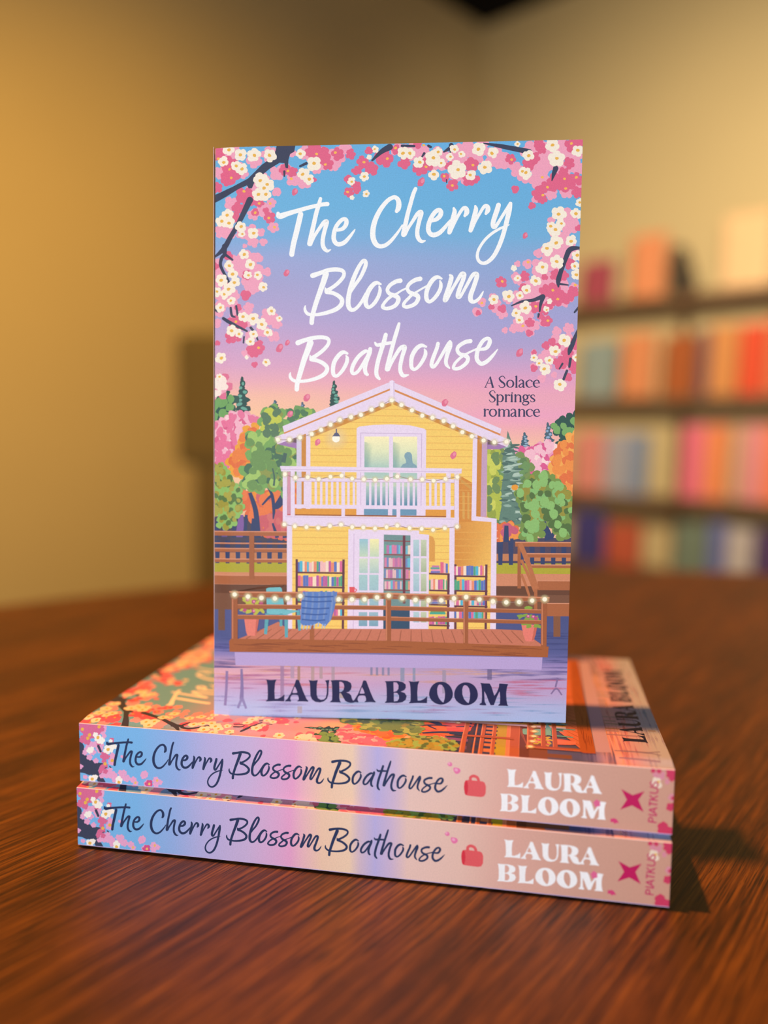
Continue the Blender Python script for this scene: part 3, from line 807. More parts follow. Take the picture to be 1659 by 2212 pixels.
    tree(frr, [(1060, 1060), (1140, 960), (1220, 890), (1300, 890), (1400, 960), (1480, 1060), (1540, 1110), (1530, 1400), (1420, 1430), (1390, 1370), (1290, 1260), (1260, 1400), (1200, 1450), (1100, 1420), (1130, 1250)], (118, 148, 72), [(134, 188, 112), (152, 146, 58), (82, 112, 60), (140, 190, 110)], 30, 8, 28, 1.15)

    # ---------------- banks, footbridge, far dock
    for f, x0, x1 in ((gl, 60, 745), (gr, 860, 1560)):
        A.up()
        A.convex(f([(x0, -30), (x1, -30), (x1, 190), (x0, 190)]), (70, 62, 80) if f is gl else (80, 66, 88))
        A.up()
        A.convex(f([(x0, 70), (x1, 70), (x1, 130), (x0, 130)]), (196, 128, 86))
        A.up()
        A.convex(f([(x0, 150), (x1, 150), (x1, 240), (x0, 240)]), (176, 168, 48))
        A.convex(f([(x0, 240), (x1, 240), (x1, 345), (x0, 345)]), (210, 138, 102))
        A.convex(f([(x0, 345), (x1, 345), (x1, 420), (x0, 420)]), BROWN_D)
        A.convex(f([(x0, 420), (x1, 420), (x1, 560), (x0, 560)]), (122, 80, 58))
        A.up()
        for q in range(x0 + 30, x1, 90):
            c = f([(q, -30), (q + 46, -30), (q + 40, 165), (q + 6, 165)])
            A.convex(c, NAVY)
    A.up()
    for q in ((120, 555, 180, 740),):
        A.convex(gl([(q[0], q[1]), (q[2], q[1]), (q[2], q[3]), (q[0], q[3])]), (118, 82, 62))
    A.convex(gr([(1365, 560), (1425, 560), (1425, 775), (1365, 775)]), (134, 86, 60))
    for ys_, f, x0, x1 in (((-110, -72), gl, 60, 712), ((-10, 0), gl, 60, 712), ((36, 66), gl, 60, 712), ((126, 156), gl, 60, 712), ((265, 342), gl, 60, 712),
                           ((-30, 8), gr, 1040, 1560), ((66, 100), gr, 1110, 1560), ((162, 190), gr, 1150, 1560), ((296, 378), gr, 1230, 1560), ((490, 600), gr, 1290, 1560)):
        A.up()
        A.convex(f([(x0, ys_[0]), (x1, ys_[0]), (x1, ys_[1]), (x0, ys_[1])]), (172, 100, 60))
        A.up()
        A.convex(f([(x0, ys_[0] - 3), (x1, ys_[0] - 3), (x1, ys_[0] + 6), (x0, ys_[0] + 6)]), (216, 146, 112))
    A.up()
    A.convex(gl([(390, -105), (432, -105), (432, 300), (390, 300)]), BROWN)
    A.convex(gr([(1060, -25), (1085, -25), (1090, 365), (1058, 365)]), BROWN)
    A.up()
    A.stroke(gr([(1080, -20, 40), (1150, 150, 40), (1225, 370, 36)]), (186, 112, 70), cap=False)
    A.stroke(gr([(1090, 120, 24), (1150, 250, 24), (1205, 390, 22)]), (186, 112, 70), cap=False)
    A.stroke(gr([(1090, 240, 22), (1130, 340, 22), (1160, 430, 20)]), (186, 112, 70), cap=False)
    A.convex(gr([(1200, 370), (1228, 370), (1228, 560), (1200, 560)]), (176, 104, 64))

    # ---------------- house walls
    o = 1619.5
    A.up()
    A.poly(fl([(800, 540), (1610, 225), (o + 800, 590), (o + 800, 1270), (800, 1270)]), WALLY)
    A.poly(fl([(740, 1290), (o + 840, 1290), (o + 840, 2240), (740, 2240)]), WALLY)
    A.up()
    A.quad(frr([(520, 900), (840, 1300), (840, 1720), (520, 1720)]), [(214, 142, 56), (236, 176, 84), (244, 196, 96), (214, 142, 56)])
    A.poly(frr([(560, 900), (680, 970), (680, 1300), (560, 1300)]), SHADE)
    A.up()
    for x0, x1 in ((590, 610), (632, 650)):
        A.convex(frr([(x0, 1040), (x1, 1050), (x1, 1280), (x0, 1270)]), (240, 186, 96), 0.75)
    A.convex(frr([(575, 930), (665, 1000), (665, 1030), (575, 960)]), (240, 186, 96), 0.6)
    A.up()
    y = 335
    while y < 1240:
        xa = max(880, 890 + (545 - y) * 725 / 295.0)
        xb = o + min(690, (y - 262) * 690 / 295.0)
        A.convex(fl([(xa, y), (xb, y + 8), (xb, y + 13), (xa, y + 5)]), SIDING)
        y += 57
    y = 1380
    while y < 2240:
        A.convex(fl([(756, y), (o + 835, y + 8), (o + 835, y + 13), (756, y + 5)]), SIDING)
        y += 58
    # eave shade line under the roof
    A.up()
    A.convex(fl([(915, 530), (1605, 268), (1605, 310), (915, 590)]), (222, 150, 62), 0.75)
    A.convex(frr([(0, 265), (690, 550), (690, 590), (0, 300)]), (222, 150, 62), 0.75)
    # corner boards
    A.up()
    A.convex(fl([(795, 580), (837, 560), (837, 1245), (795, 1245)]), (214, 206, 226))
    A.convex(fl([(837, 560), (876, 545), (876, 1245), (837, 1245)]), (206, 138, 58))
    A.convex(frr([(715, 560), (757, 570), (750, 1255), (705, 1250)]), (206, 134, 54))
    A.convex(frr([(757, 575), (803, 595), (795, 1258), (745, 1255)]), LAVS)
    A.up()
    A.convex(fl([(876, 540), (913, 525), (913, 1245), (876, 1245)]), LAV)
    A.convex(frr([(680, 550), (718, 562), (706, 1290), (667, 1290)]), LAV)
    A.convex(frr([(667, 1248), (882, 1272), (882, 1302), (667, 1290)]), LAV)
    A.convex(frr([(837, 1296), (882, 1296), (875, 2220), (826, 2220)]), LAV)
    A.convex(fl([(712, 1330), (757, 1330), (757, 2225), (712, 2225)]), LAV)
    A.convex(frr([(480, 1330), (524, 1330), (518, 2225), (474, 2245)]), LAV)
    # roof
    A.up()
    A.convex(fl([(640, 640), (795, 575), (795, 680), (650, 648)]), (164, 122, 176))
    A.convex(frr([(800, 595), (970, 655), (905, 680), (800, 680)]), (164, 122, 176))
    A.convex(fl([(700, 620), (795, 575), (795, 632)]), (110, 84, 96))
    A.convex(frr([(805, 597), (900, 640), (805, 640)]), (110, 84, 96))
    A.up()
    A.convex(fl([(675, 490), (1600, 105), (1600, 275), (690, 548)]), LAV)
    A.convex(fl([(608, 585), (1600, 180), (1600, 278), (632, 645)]), LAV)
    A.convex(frr([(-6, 108), (922, 505), (910, 556), (-6, 270)]), LAV)
    A.convex(frr([(-6, 185), (1002, 602), (972, 662), (-6, 268)]), LAV)
    A.up()
    A.convex(fl([(684, 545), (1592, 164), (1592, 180), (690, 556)]), (216, 138, 72))
    A.convex(frr([(4, 168), (914, 548), (910, 562), (4, 186)]), (216, 138, 72))
    A.up()
    A.poly(fl([(1588, 100), (1612, 92), (1632, 104), (1634, 270), (1612, 262), (1596, 276)]), (240, 226, 246))
    A.convex(fl([(1622, 104), (1628, 106), (1630, 250), (1624, 250)]), LAVD)

    # ---------------- upper door, person, lamp
    A.up()
    A.poly(fl([(1306, 1250), (1308, 505), (1330, 490), (1450, 476), (1600, 470), (1760, 478), (o + 262, 505), (o + 282, 520), (o + 275, 1250)]), LAV)
    A.up()
    A.poly(fl([(1340, 1250), (1340, 542), (o + 246, 548), (o + 240, 1250)]), LAVD)
    A.up()
    A.poly(fl([(1346, 1250), (1346, 548), (o + 240, 554), (o + 234, 1250)]), LAV)
    A.up()
    for x0, x1 in ((1374, 1584), (1618, 1824)):
        A.grad_rect(*fl([(x0, 575)])[0], *fl([(x1, 700)])[0], (252, 242, 190), (226, 232, 190))
        A.grad_rect(*fl([(x0, 700)])[0], *fl([(x1, 860)])[0], (226, 232, 190), (160, 198, 192))
        A.grad_rect(*fl([(x0, 860)])[0], *fl([(x1, 1000)])[0], (160, 198, 192), (200, 214, 190))
        A.grad_rect(*fl([(x0, 1000)])[0], *fl([(x1, 1165)])[0], (180, 206, 196), (84, 136, 166))
        A.grad_rect(*fl([(x0, 1165)])[0], *fl([(x1, 1250)])[0], (104, 150, 180), (104, 150, 180))
    A.up()
    for x0 in (1374, 1618):
        A.quad(fl([(x0, 620), (x0 + 70, 640), (x0 + 60, 860), (x0, 860)]), [(150, 196, 196, 0.3), (150, 196, 196, 0.0), (150, 196, 196, 0.0), (150, 196, 196, 0.6)])
    A.up()
    A.poly(frr([(60, 842), (82, 812), (110, 800), (108, 775), (94, 745), (100, 720), (120, 706), (145, 708), (160, 730), (162, 770), (168, 800), (198, 822), (205, 842)]), (128, 164, 178))
    A.up()
    lx, ly = fl([(1132, 590)])[0]
    A.glow(lx, ly, 30, (255, 240, 190), 0.7, 20)
    A.up()
    A.blob(lx, ly + 1, 8.3, 8.3, 0, (255, 250, 232), 18, 0.0)
    A.up()
    A.poly(fl([(1100, 575), (1112, 560), (1118, 548), (1130, 542), (1130, 510), (1140, 510), (1140, 542), (1152, 548), (1158, 560), (1170, 575)]), (84, 88, 120))

    # ---------------- lower doors and shelves
    A.up()
    A.convex(fl([(1238, 1368), (o + 222, 1376), (o + 222, 1440), (1238, 1440)]), LAV)
    A.convex(fl([(1238, 1368), (1542, 1400), (1535, 2230), (1228, 2228)]), LAV)
    A.up()
    A.convex(fl([(1540, 1412), (o + 150, 1418), (o + 142, 2245), (1535, 2240)]), (112, 146, 146))
    A.convex(fl([(1535, 2040), (o + 142, 2040), (o + 142, 2245), (1535, 2245)]), (46, 76, 104))
    A.up()
    A.convex(fl([(1283, 1405), (1288, 1405), (1282, 2225), (1276, 2225)]), LAVD)

    def pane(f, x0, y0, x1, y1, ct, cb):
        A.quad(f([(x0, y0), (x1, y0), (x1, y1), (x0, y1)]), [ct, ct, cb, cb])
    A.up()
    for x0, x1 in ((1332, 1404), (1420, 1498)):
        pane(fl, x0, 1450, x1, 1602, (246, 240, 176) if x0 > 1400 else (150, 196, 210), (196, 218, 190))
        pane(fl, x0 - 2, 1618, x1 - 2, 1742, (214, 226, 200), (176, 204, 200))
        pane(fl, x0 - 4, 1756, x1 - 4, 1890, (170, 206, 206), (160, 196, 204))
        pane(fl, x0 - 4, 1905, x1 - 4, 2040, (160, 200, 204), (150, 186, 200))
        pane(fl, x0 - 6, 2075, x1 - 6, 2195, (156, 190, 204), (120, 164, 186))
    # bookcase seen through the doorway
    A.up()
    for y in (1460, 1578, 1690, 1785, 1880):
        A.convex(fl([(1540, y), (o + 146, y + 4), (o + 146, y + 14), (1540, y + 10)]), (140, 70, 72))
    A.convex(frr([(82, 1420), (104, 1420), (104, 2000), (82, 2000)]), (110, 52, 68))

    def books(f, x0, x1, y, h, seed, pale=0.0, step=18):
        r_ = random.Random(seed)
        x = x0
        while x < x1 - 4:
            w = min(step * r_.uniform(0.7, 1.4), x1 - x)
            c = r_.choice(BOOKS)
            c = tuple(int(c[i] + (196 - c[i]) * pale) for i in range(3))
            hh = h * r_.uniform(0.84, 1.0)
            A.convex(f([(x, y - hh), (x + w - 1, y - hh - 2), (x + w - 1, y), (x, y)]), c)
            x += w
    A.up()
    for y, h, sd in ((1576, 78, 41), (1688, 82, 42), (1783, 78, 43), (1878, 76, 44)):
        books(fl, 1545, o + 80, y, h, sd, 0.25)
        books(frr, 106, 150, y + 4, h, sd + 9, 0.25)
    # open leaf
    A.up()
    A.convex(frr([(148, 1418), (172, 1402), (306, 1412), (300, 2255), (140, 2238)]), LAV)
    A.up()
    for x0, x1 in ((172, 222), (236, 284)):
        for y0, y1 in ((1455, 1595), (1612, 1730), (1746, 1895), (1910, 2050), (2070, 2160)):
            pane(frr, x0, y0, x1, y1, (184, 212, 216) if x0 < 200 else (200, 210, 180), (160, 192, 206) if x0 < 200 else (170, 184, 150))
    # shade of the leaf on the wall
    A.up()
    A.poly(frr([(308, 1420), (340, 1430), (356, 1470), (356, 1640), (308, 1640)]), (222, 158, 74))
    # porch bookcases
    CASE = (100, 50, 68)
    A.up()
    for f, x0, x1, y0, y1, shelves in ((gl, 786, 1206, 125, 735, (232, 356, 484, 610)), (gr, 306, 482, 240, 740, (236, 378, 500, 620, 676)), (gr, 520, 804, 162, 720, (255, 380, 512, 620))):
        if f is not gr or x0 > 400:
            A.convex(f([(x0, y0), (x0 + 20, y0), (x0 + 20, y1), (x0, y1)]), CASE)
        A.convex(f([(x1 - 20, y0), (x1, y0), (x1 - 6, y1), (x1 - 26, y1)]), CASE)
        for y in shelves:
            A.convex(f([(x0, y), (x1, y + 4), (x1, y + 18), (x0, y + 14)]), CASE)
    A.up()
    books(gl, 806, 1186, 232, 92, 51)
    books(gl, 806, 1186, 356, 92, 52)
    books(gl, 806, 1186, 484, 90, 53)
    books(gl, 806, 1186, 610, 88, 54)
    books(gr, 306, 460, 378, 92, 55)
    books(gr, 306, 460, 676, 70, 56)
    books(gr, 522, 786, 256, 86, 57)
    books(gr, 522, 786, 382, 92, 58)
    books(gr, 522, 786, 512, 90, 59)
    books(gr, 522, 786, 622, 70, 60)
    for x0, x1, y, c in ((320, 400, 236, (110, 110, 190)), (325, 398, 220, (230, 150, 190)), (318, 396, 204, (90, 160, 150)), (330, 392, 188, (200, 120, 170))):
        A.convex(gr([(x0, y - 15), (x1, y - 15), (x1, y), (x0, y)]), c)
    for x0, x1, h, c in ((402, 430, 92, (226, 104, 140)), (432, 446, 86, (244, 180, 190)), (448, 466, 80, (88, 116, 192))):
        A.convex(gr([(x0, 236 - h), (x1, 236 - h), (x1, 236), (x0, 236)]), c)
    for x0, x1, y, c in ((306, 446, 500, (106, 120, 190)), (310, 440, 480, (150, 110, 190)), (312, 446, 590, (70, 170, 150)), (318, 440, 572, (120, 150, 90))):
        A.convex(gr([(x0, y - 18), (x1, y - 18), (x1, y), (x0, y)]), c)

    # ---------------- balcony
    A.up()
    A.convex(fl([(716, 880), (742, 880), (742, 1240), (716, 1240)]), (214, 150, 170))
    A.convex(fl([(752, 1195), (o + 530, 1200), (o + 520, 1262), (752, 1250)]), (226, 154, 56))
    A.up()
    A.convex(fl([(1306, 1196), (o + 276, 1196), (o + 275, 1250), (1306, 1248)]), LAV)
    A.up()
    A.convex(fl([(1370, 1196), (1575, 1196), (1575, 1248), (1370, 1248)]), (104, 150, 180))
    A.convex(fl([(1612, 1196), (1818, 1196), (1818, 1248), (1612, 1248)]), (104, 150, 180))
    A.up()
    A.convex(fl([(780, 1242), (o + 470, 1252), (o + 470, 1262), (780, 1252)]), (150, 76, 44))
    A.up()
    A.convex(fl([(682, 1252), (o + 562, 1266), (o + 556, 1352), (688, 1342)]), LAV)
    A.convex(fl([(785, 930), (o + 520, 938), (o + 520, 968), (785, 962)]), LAV)
    A.convex(fl([(780, 1158), (o + 520, 1166), (o + 520, 1198), (780, 1190)]), LAV)
    x = 856
    while x < o + 450:
        A.convex(fl([(x, 955), (x + 20, 955), (x + 20, 1168), (x, 1168)]), LAV)
        x += 46.5
    for x0, x1, y0, y1 in ((677, 714, 850, 1345), (744, 780, 850, 1262), (1178, 1208, 850, 1262), (1648, 1680, 855, 1270), (o + 452, o + 490, 850, 1275), (o + 522, o + 560, 850, 1345)):
        A.convex(fl([(x0, y0), (x1, y0), (x1, y1), (x0, y1)]), LAV)
    A.convex(fl([(653, 830), (o + 585, 846), (o + 582, 888), (664, 876)]), LAV)
    A.up()
    A.convex(fl([(660, 856), (o + 582, 872), (o + 582, 877), (660, 861)]), LAVD)
    A.convex(fl([(700, 1262), (o + 520, 1276), (o + 520, 1280), (700, 1266)]), LAVD)
    A.convex(fl([(785, 958), (o + 520, 965), (o + 520, 969), (785, 962)]), LAVD)

    # ---------------- deck
    A.up()
    A.poly(gl([(290, 812), (470, 740), (640, 660), (712, 720), (o + 860, 712), (o + 1090, 720), (o + 1262, 840), (o + 1262, 870), (290, 870)]), (198, 118, 92))
    A.up()
    for i in range(26):
        x0 = 330 + i * 96
        k = (x0 - 1800) / 1500.0
        A.stroke(gl([(x0 - k * 170, 725, 5), (x0, 830, 7)]), (150, 84, 58), cap=False)
    A.up()
    A.convex(gl([(680, 360), (712, 318), (712, 345), (250, 415), (222, 410)]), (176, 108, 76))
    # chair behind the rail
    A.up()
    CH, CHD = (116, 192, 200), (92, 168, 180)
    A.poly(gl([(534, 380), (555, 370), (655, 366), (668, 378), (684, 500), (690, 560), (540, 560)]), CH)
    A.convex(gl([(540, 560), (690, 555), (830, 565), (700, 602), (556, 600), (540, 585)]), CH)
    for s in ([(545, 590, 34), (530, 768, 26)], [(662, 590, 26), (662, 700, 24)], [(706, 600, 32), (708, 795, 26)], [(808, 570, 28), (822, 735, 24)]):
        A.stroke(gl(s), CHD, cap=False)
    # pots
    A.up()
    A.poly(gl([(348, 640), (474, 640), (456, 740), (444, 782), (375, 782), (362, 740)]), (230, 128, 112))
    A.poly(gr([(1092, 672), (1230, 672), (1212, 760), (1195, 815), (1128, 815), (1108, 760)]), (230, 126, 112))
    A.up()
    A.convex(gr([(1205, 680), (1232, 672), (1200, 800), (1180, 812)]), (200, 102, 84))
    A.convex(gl([(450, 640), (474, 640), (452, 770), (440, 780)]), (204, 106, 92))
    A.up()
    for _ in range(22):
        q = gl([(rnd.uniform(325, 500), rnd.uniform(460, 596))])[0]
        A.blob(q[0], q[1], 7.5, 3.5, rnd.uniform(-0.9, 0.9), (190, 190, 70), 7, 0.3)
        q = gr([(rnd.uniform(1080, 1240), rnd.uniform(590, 690))])[0]
        A.blob(q[0], q[1], 7, 3.5, rnd.uniform(-0.9, 0.9), (134, 164, 66), 7, 0.3)
    A.blob(*gr([(1155, 530)])[0], 9, 4, 0.1, (140, 170, 66), 8, 0.3)
    A.up()
    for q in gl([(375, 475), (428, 492), (350, 560), (425, 572), (490, 500)]) + gr([(1150, 602), (1192, 606), (1215, 620)]):
        A.flower(q[0], q[1], 4.6, (186, 76, 128))
    A.up()
    for q in gl([(378, 473), (430, 490), (428, 570)]) + gr([(1150, 600), (1194, 604)]):
        A.blob(q[0], q[1], 2.2, 2.0, 0, (244, 160, 190), 8)
    # rails
    A.up()
    for f, q in ((gl, [(238, 515), (1660, 520), (1660, 555), (238, 550)]), (gl, [(238, 605), (1660, 610), (1660, 645), (238, 640)]),
                 (gr, [(-30, 522), (1270, 545), (1270, 578), (-30, 556)]), (gr, [(-30, 614), (1270, 636), (1270, 668), (-30, 646)]),
                 (gl, [(238, 402), (1660, 410), (1660, 462), (238, 452)]), (gr, [(-30, 412), (1330, 438), (1330, 478), (-30, 460)]),
                 (gl, [(908, 690), (946, 690), (946, 820), (908, 820)])):
        A.convex(f(q), (164, 94, 54))
    A.up()
    for f, q in ((gl, [(218, 402), (1660, 408), (1660, 420), (222, 414)]), (gr, [(-30, 409), (1332, 436), (1332, 448), (-30, 421)]), (gl, [(290, 513), (1556, 518), (1556, 524), (290, 519)]),
                 (gl, [(290, 603), (1556, 608), (1556, 614), (290, 609)]), (gr, [(-20, 520), (1262, 543), (1262, 549), (-20, 526)]), (gr, [(-20, 612), (1262, 634), (1262, 640), (-20, 618)])):
        A.convex(f(q), (212, 138, 102))
    A.up()
    for f, q in ((gl, [(238, 440), (292, 440), (292, 830), (238, 830)]), (gl, [(1556, 440), (1602, 440), (1602, 840), (1556, 840)]),
                 (gr, [(598, 440), (642, 440), (638, 850), (596, 850)]), (gr, [(1260, 470), (1310, 470), (1306, 870), (1256, 870)])):
        A.convex(f(q), (160, 90, 52))
    A.up()
    for f, x, y0, y1 in ((gl, 244, 470, 810), (gl, 1558, 470, 815), (gr, 600, 470, 830), (gr, 1264, 490, 845)):
        A.convex(f([(x, y0), (x + 9, y0), (x + 9, y1), (x, y1)]), (206, 130, 94))
    A.up()
    A.poly(gl([(218, 830), (234, 808), (1660, 818), (o + 1324, 858), (o + 1316, 950), (1660, 924), (222, 920)]), (164, 92, 48))
    A.up()
    for k in range(30):
        x0, t = rnd.uniform(240, 2700), rnd.uniform(0.15, 0.9)
        y = 818 + 100 * t + max(0, (x0 - 1650) / 1300) * 32
        A.stroke(gl([(x0, y, 3), (x0 + 110, y + rnd.uniform(-5, 6), 6), (x0 + 220, y + 4, 3)]), (132, 66, 34), cap=False)
    # blanket
    A.up()
    BLK = gl([(848, 402), (1142, 402), (1140, 440), (1115, 560), (1090, 640), (1040, 700), (985, 665), (930, 690), (850, 692), (828, 668), (836, 480)])
    A.poly(BLK, (90, 128, 196))
    A.up()
    for x in (880, 935, 990, 1045, 1100):
        A.stroke(gl([(x, 405, 18), (x - 4, 520, 18), (x - 22, 650, 14)]), (134, 164, 218), a=0.75, cap=False)
    A.up()
    for y in (440, 480, 540, 590, 640):
        A.stroke(gl([(840, y, 12), (960, y + 8, 12), (1110 - (y - 440) * 0.35, y + 2, 12)]), (66, 104, 178), a=0.65, cap=False)
    for x, y in ((835, 690), (860, 700), (890, 700), (920, 696), (950, 690), (985, 676), (1020, 690), (1040, 690)):
        A.stroke(gl([(x, y - 14, 9), (x - 8, y + 26, 7)]), (160, 190, 226), cap=False)
    # mug
    A.up()
    A.convex(gl([(1245, 360), (1292, 360), (1288, 408), (1248, 408)]), (226, 84, 92))
    A.stroke(gl([(1288, 374, 8), (1306, 382, 8), (1298, 400, 8), (1288, 402, 8)]), (226, 84, 92))

    # ---------------- fairy lights
    def lights(f, pts, r):
        w = f(pts)
        A.up()
        A.stroke([(x, y, 1.3) for x, y in w], (150, 112, 104), cap=False)
        A.up()
        for x, y in w:
            A.glow(x, y, r * 2.3, (255, 246, 190), 0.85, 12)
        A.up()
        for x, y in w:
            A.blob(x, y, r, r, 0, BULB, 10, 0.05)
    lights(fl, [(635, 605), (735, 605), (825, 585), (925, 555), (1005, 520), (1085, 475), (1165, 435), (1260, 410), (1345, 390), (1435, 345), (1525, 305), (1607, 265), (o + 70, 305), (o + 160, 350), (o + 248, 395), (o + 335, 412), (o + 430, 440), (o + 510, 485), (o + 590, 535), (o + 670, 570), (o + 770, 605), (o + 862, 620), (o + 965, 615)], 4.6)
    lights(fl, [(695, 900), (785, 930), (890, 925), (985, 940), (1085, 920), (1180, 910), (1270, 935), (1370, 940), (1465, 945), (1565, 935), (1655, 915), (o + 148, 938), (o + 248, 940), (o + 345, 950), (o + 445, 935), (o + 548, 918)], 4.2)
    lights(fl, [(690, 1330), (780, 1345), (880, 1352), (980, 1357), (1080, 1342), (1175, 1330), (1270, 1350), (1365, 1352), (1465, 1360), (1563, 1348), (1655, 1335), (o + 140, 1358), (o + 243, 1362), (o + 340, 1370), (o + 440, 1355), (o + 545, 1342)], 4.2)
    lights(gl, [(265, 430), (380, 447), (495, 458), (610, 462), (718, 458), (828, 440)], 5.0)
    lights(gl, [(1155, 465), (1268, 465), (1375, 465), (1482, 448), (1582, 432), (o + 78, 452), (o + 190, 467), (o + 302, 470), (o + 410, 470), (o + 518, 452), (o + 622, 440), (o + 735, 460), (o + 850, 475), (o + 963, 483), (o + 1072, 480), (o + 1183, 467), (o + 1290, 455)], 5.0)

    # ---------------- blossom
    pinkL = [(150, 150, 90), (230, 150, 90), (430, 220, 75), (560, 170, 60), (300, 290, 60), (130, 330, 50), (340, 330, 50), (760, 165, 40), (870, 150, 60), (990, 200, 110), (1130, 200, 90), (1210, 130, 60), (1100, 270, 50), (970, 300, 45), (640, 330, 65), (690, 300, 60), (760, 380, 55), (870, 400, 70), (630, 490, 36), (620, 500, 40), (520, 380, 50), (440, 440, 70), (580, 590, 46), (520, 640, 58), (420, 690, 50), (600, 800, 46), (240, 600, 60), (150, 830, 60), (210, 840, 60), (330, 850, 50), (410, 850, 66), (490, 840, 40), (420, 920, 52), (510, 930, 34), (560, 710, 44),
             (300, 1100, 80), (380, 1080, 80), (460, 1060, 40), (250, 1150, 70), (400, 1200, 100), (540, 1180, 36), (450, 1280, 80), (110, 1100, 40), (130, 1250, 60), (200, 1400, 100), (250, 1380, 50), (120, 1500, 60), (380, 1490, 45), (330, 1580, 90), (280, 1560, 60), (430, 1580, 50), (560, 1560, 66), (630, 1630, 46), (500, 1680, 60), (590, 1730, 56), (250, 1700, 60), (400, 1740, 50), (110, 1160, 50), (110, 1620, 40), (400, 1320, 60), (350, 960, 20), (400, 1870, 45), (350, 1880, 24)]
    pinkR = [(30, 130, 60), (140, 150, 70), (250, 160, 70), (380, 210, 100), (560, 170, 90), (540, 340, 70), (620, 370, 55), (880, 190, 90), (970, 230, 75), (1060, 300, 60), (700, 180, 70), (1120, 350, 60), (1240, 370, 90), (1230, 280, 70), (1350, 200, 120), (1450, 130, 90), (1540, 200, 80), (1430, 320, 70), (1250, 430, 55), (1560, 440, 60), (1350, 510, 50), (1480, 500, 56), (1580, 300, 60), (1210, 560, 30), (1180, 150, 80), (1250, 90, 60), (640, 110, 60), (760, 110, 60),
             (1490, 720, 100), (1345, 740, 36), (1520, 790, 70), (1390, 850, 56), (1450, 900, 70), (1480, 980, 90), (1330, 1000, 70), (1235, 1020, 36), (1260, 1140, 80), (1370, 1110, 76), (1140, 1110, 40), (1060, 1110, 32), (1040, 1210, 36), (1060, 1250, 44), (1250, 1200, 66), (1150, 1290, 46), (1300, 1250, 76), (1200, 1320, 60), (1060, 1390, 46), (1150, 1390, 66), (980, 1400, 46), (1260, 1380, 86), (1400, 1340, 110), (1480, 1390, 70), (1540, 1310, 46), (1320, 1440, 70), (870, 1470, 56), (925, 1530, 44), (755, 1440, 36), (715, 1525, 38), (850, 1390, 30), (1120, 1490, 90), (1080, 1580, 56), (1030, 1660, 46), (1100, 1650, 50), (1200, 1630, 46), (1290, 1600, 46), (1470, 1460, 24), (952, 1680, 28), (1168, 1690, 42), (1500, 1660, 44), (1390, 1680, 36), (1480, 1780, 90), (1385, 1760, 50), (1340, 1870, 66), (1290, 1900, 50), (1440, 1880, 60), (1540, 1850, 40), (1300, 2000, 46), (1200, 1990, 36), (1490, 1960, 60), (1270, 2090, 36), (1370, 2060, 30), (1200, 1870, 26)]
    roseL = [(120, 150, 60), (220, 270, 80), (230, 340, 76), (200, 390, 54), (110, 450, 42), (360, 530, 76), (420, 560, 56), (300, 640, 56), (260, 720, 48), (480, 590, 42), (440, 670, 36), (530, 655, 28), (560, 720, 52), (760, 325, 46), (690, 310, 52), (940, 150, 66), (1010, 190, 72), (1150, 165, 54), (1060, 260, 44), (1255, 170, 42), (1410, 140, 36), (1360, 240, 54), (1540, 210, 72), (1430, 290, 62), (1310, 310, 42), (1230, 390, 36), (1300, 440, 46), (1240, 500, 46), (1310, 475, 36), (945, 390, 22), (360, 1380, 40), (370, 1210, 44), (210, 1045, 34), (295, 1485, 36), (270, 1610, 60), (335, 1640, 36), (235, 1740, 60), (300, 1760, 26), (470, 1830, 58), (430, 1870, 44), (400, 1850, 40), (435, 1980, 28), (110, 1790, 24), (100, 1130, 30), (190, 1280, 24)]
    roseR = [(30, 140, 44), (100, 240, 56), (260, 275, 70), (215, 300, 52), (480, 275, 38), (660, 265, 62), (655, 385, 58), (705, 385, 34), (500, 440, 50), (440, 365, 40), (1000, 210, 50), (1040, 470, 36), (1150, 255, 54), (1205, 205, 44), (1265, 130, 46), (1240, 90, 46), (1500, 250, 50), (1450, 330, 46), (1380, 410, 76), (1480, 410, 90), (1560, 380, 56), (1570, 500, 46), (1300, 450, 56), (1240, 505, 62), (1270, 560, 42), (1180, 610, 32), (1530, 85, 60), (1590, 70, 50), (1120, 1215, 42), (920, 1260, 48), (1110, 1320, 36), (1380, 1200, 46), (1500, 1110, 46), (1450, 1215, 46), (1290, 1225, 26), (1300, 1340, 54), (1360, 1335, 62), (1400, 1410, 72), (1480, 1400, 56), (1330, 1460, 44), (1530, 1345, 46), (1580, 800, 30), (930, 1490, 36), (840, 1475, 26), (725, 1530, 26), (1210, 1475, 56), (1280, 1500, 46), (1310, 1595, 48), (1170, 1615, 42), (1160, 1700, 28), (1250, 1555, 28), (1350, 1770, 36), (1300, 1810, 38), (1550, 1790, 46), (1480, 1880, 54), (1430, 1955, 62), (1530, 1955, 56), (1545, 1995, 46), (1200, 2000, 36), (1490, 2080, 36), (1200, 1862, 22), (1390, 1820, 36), (210, 90, 40)]
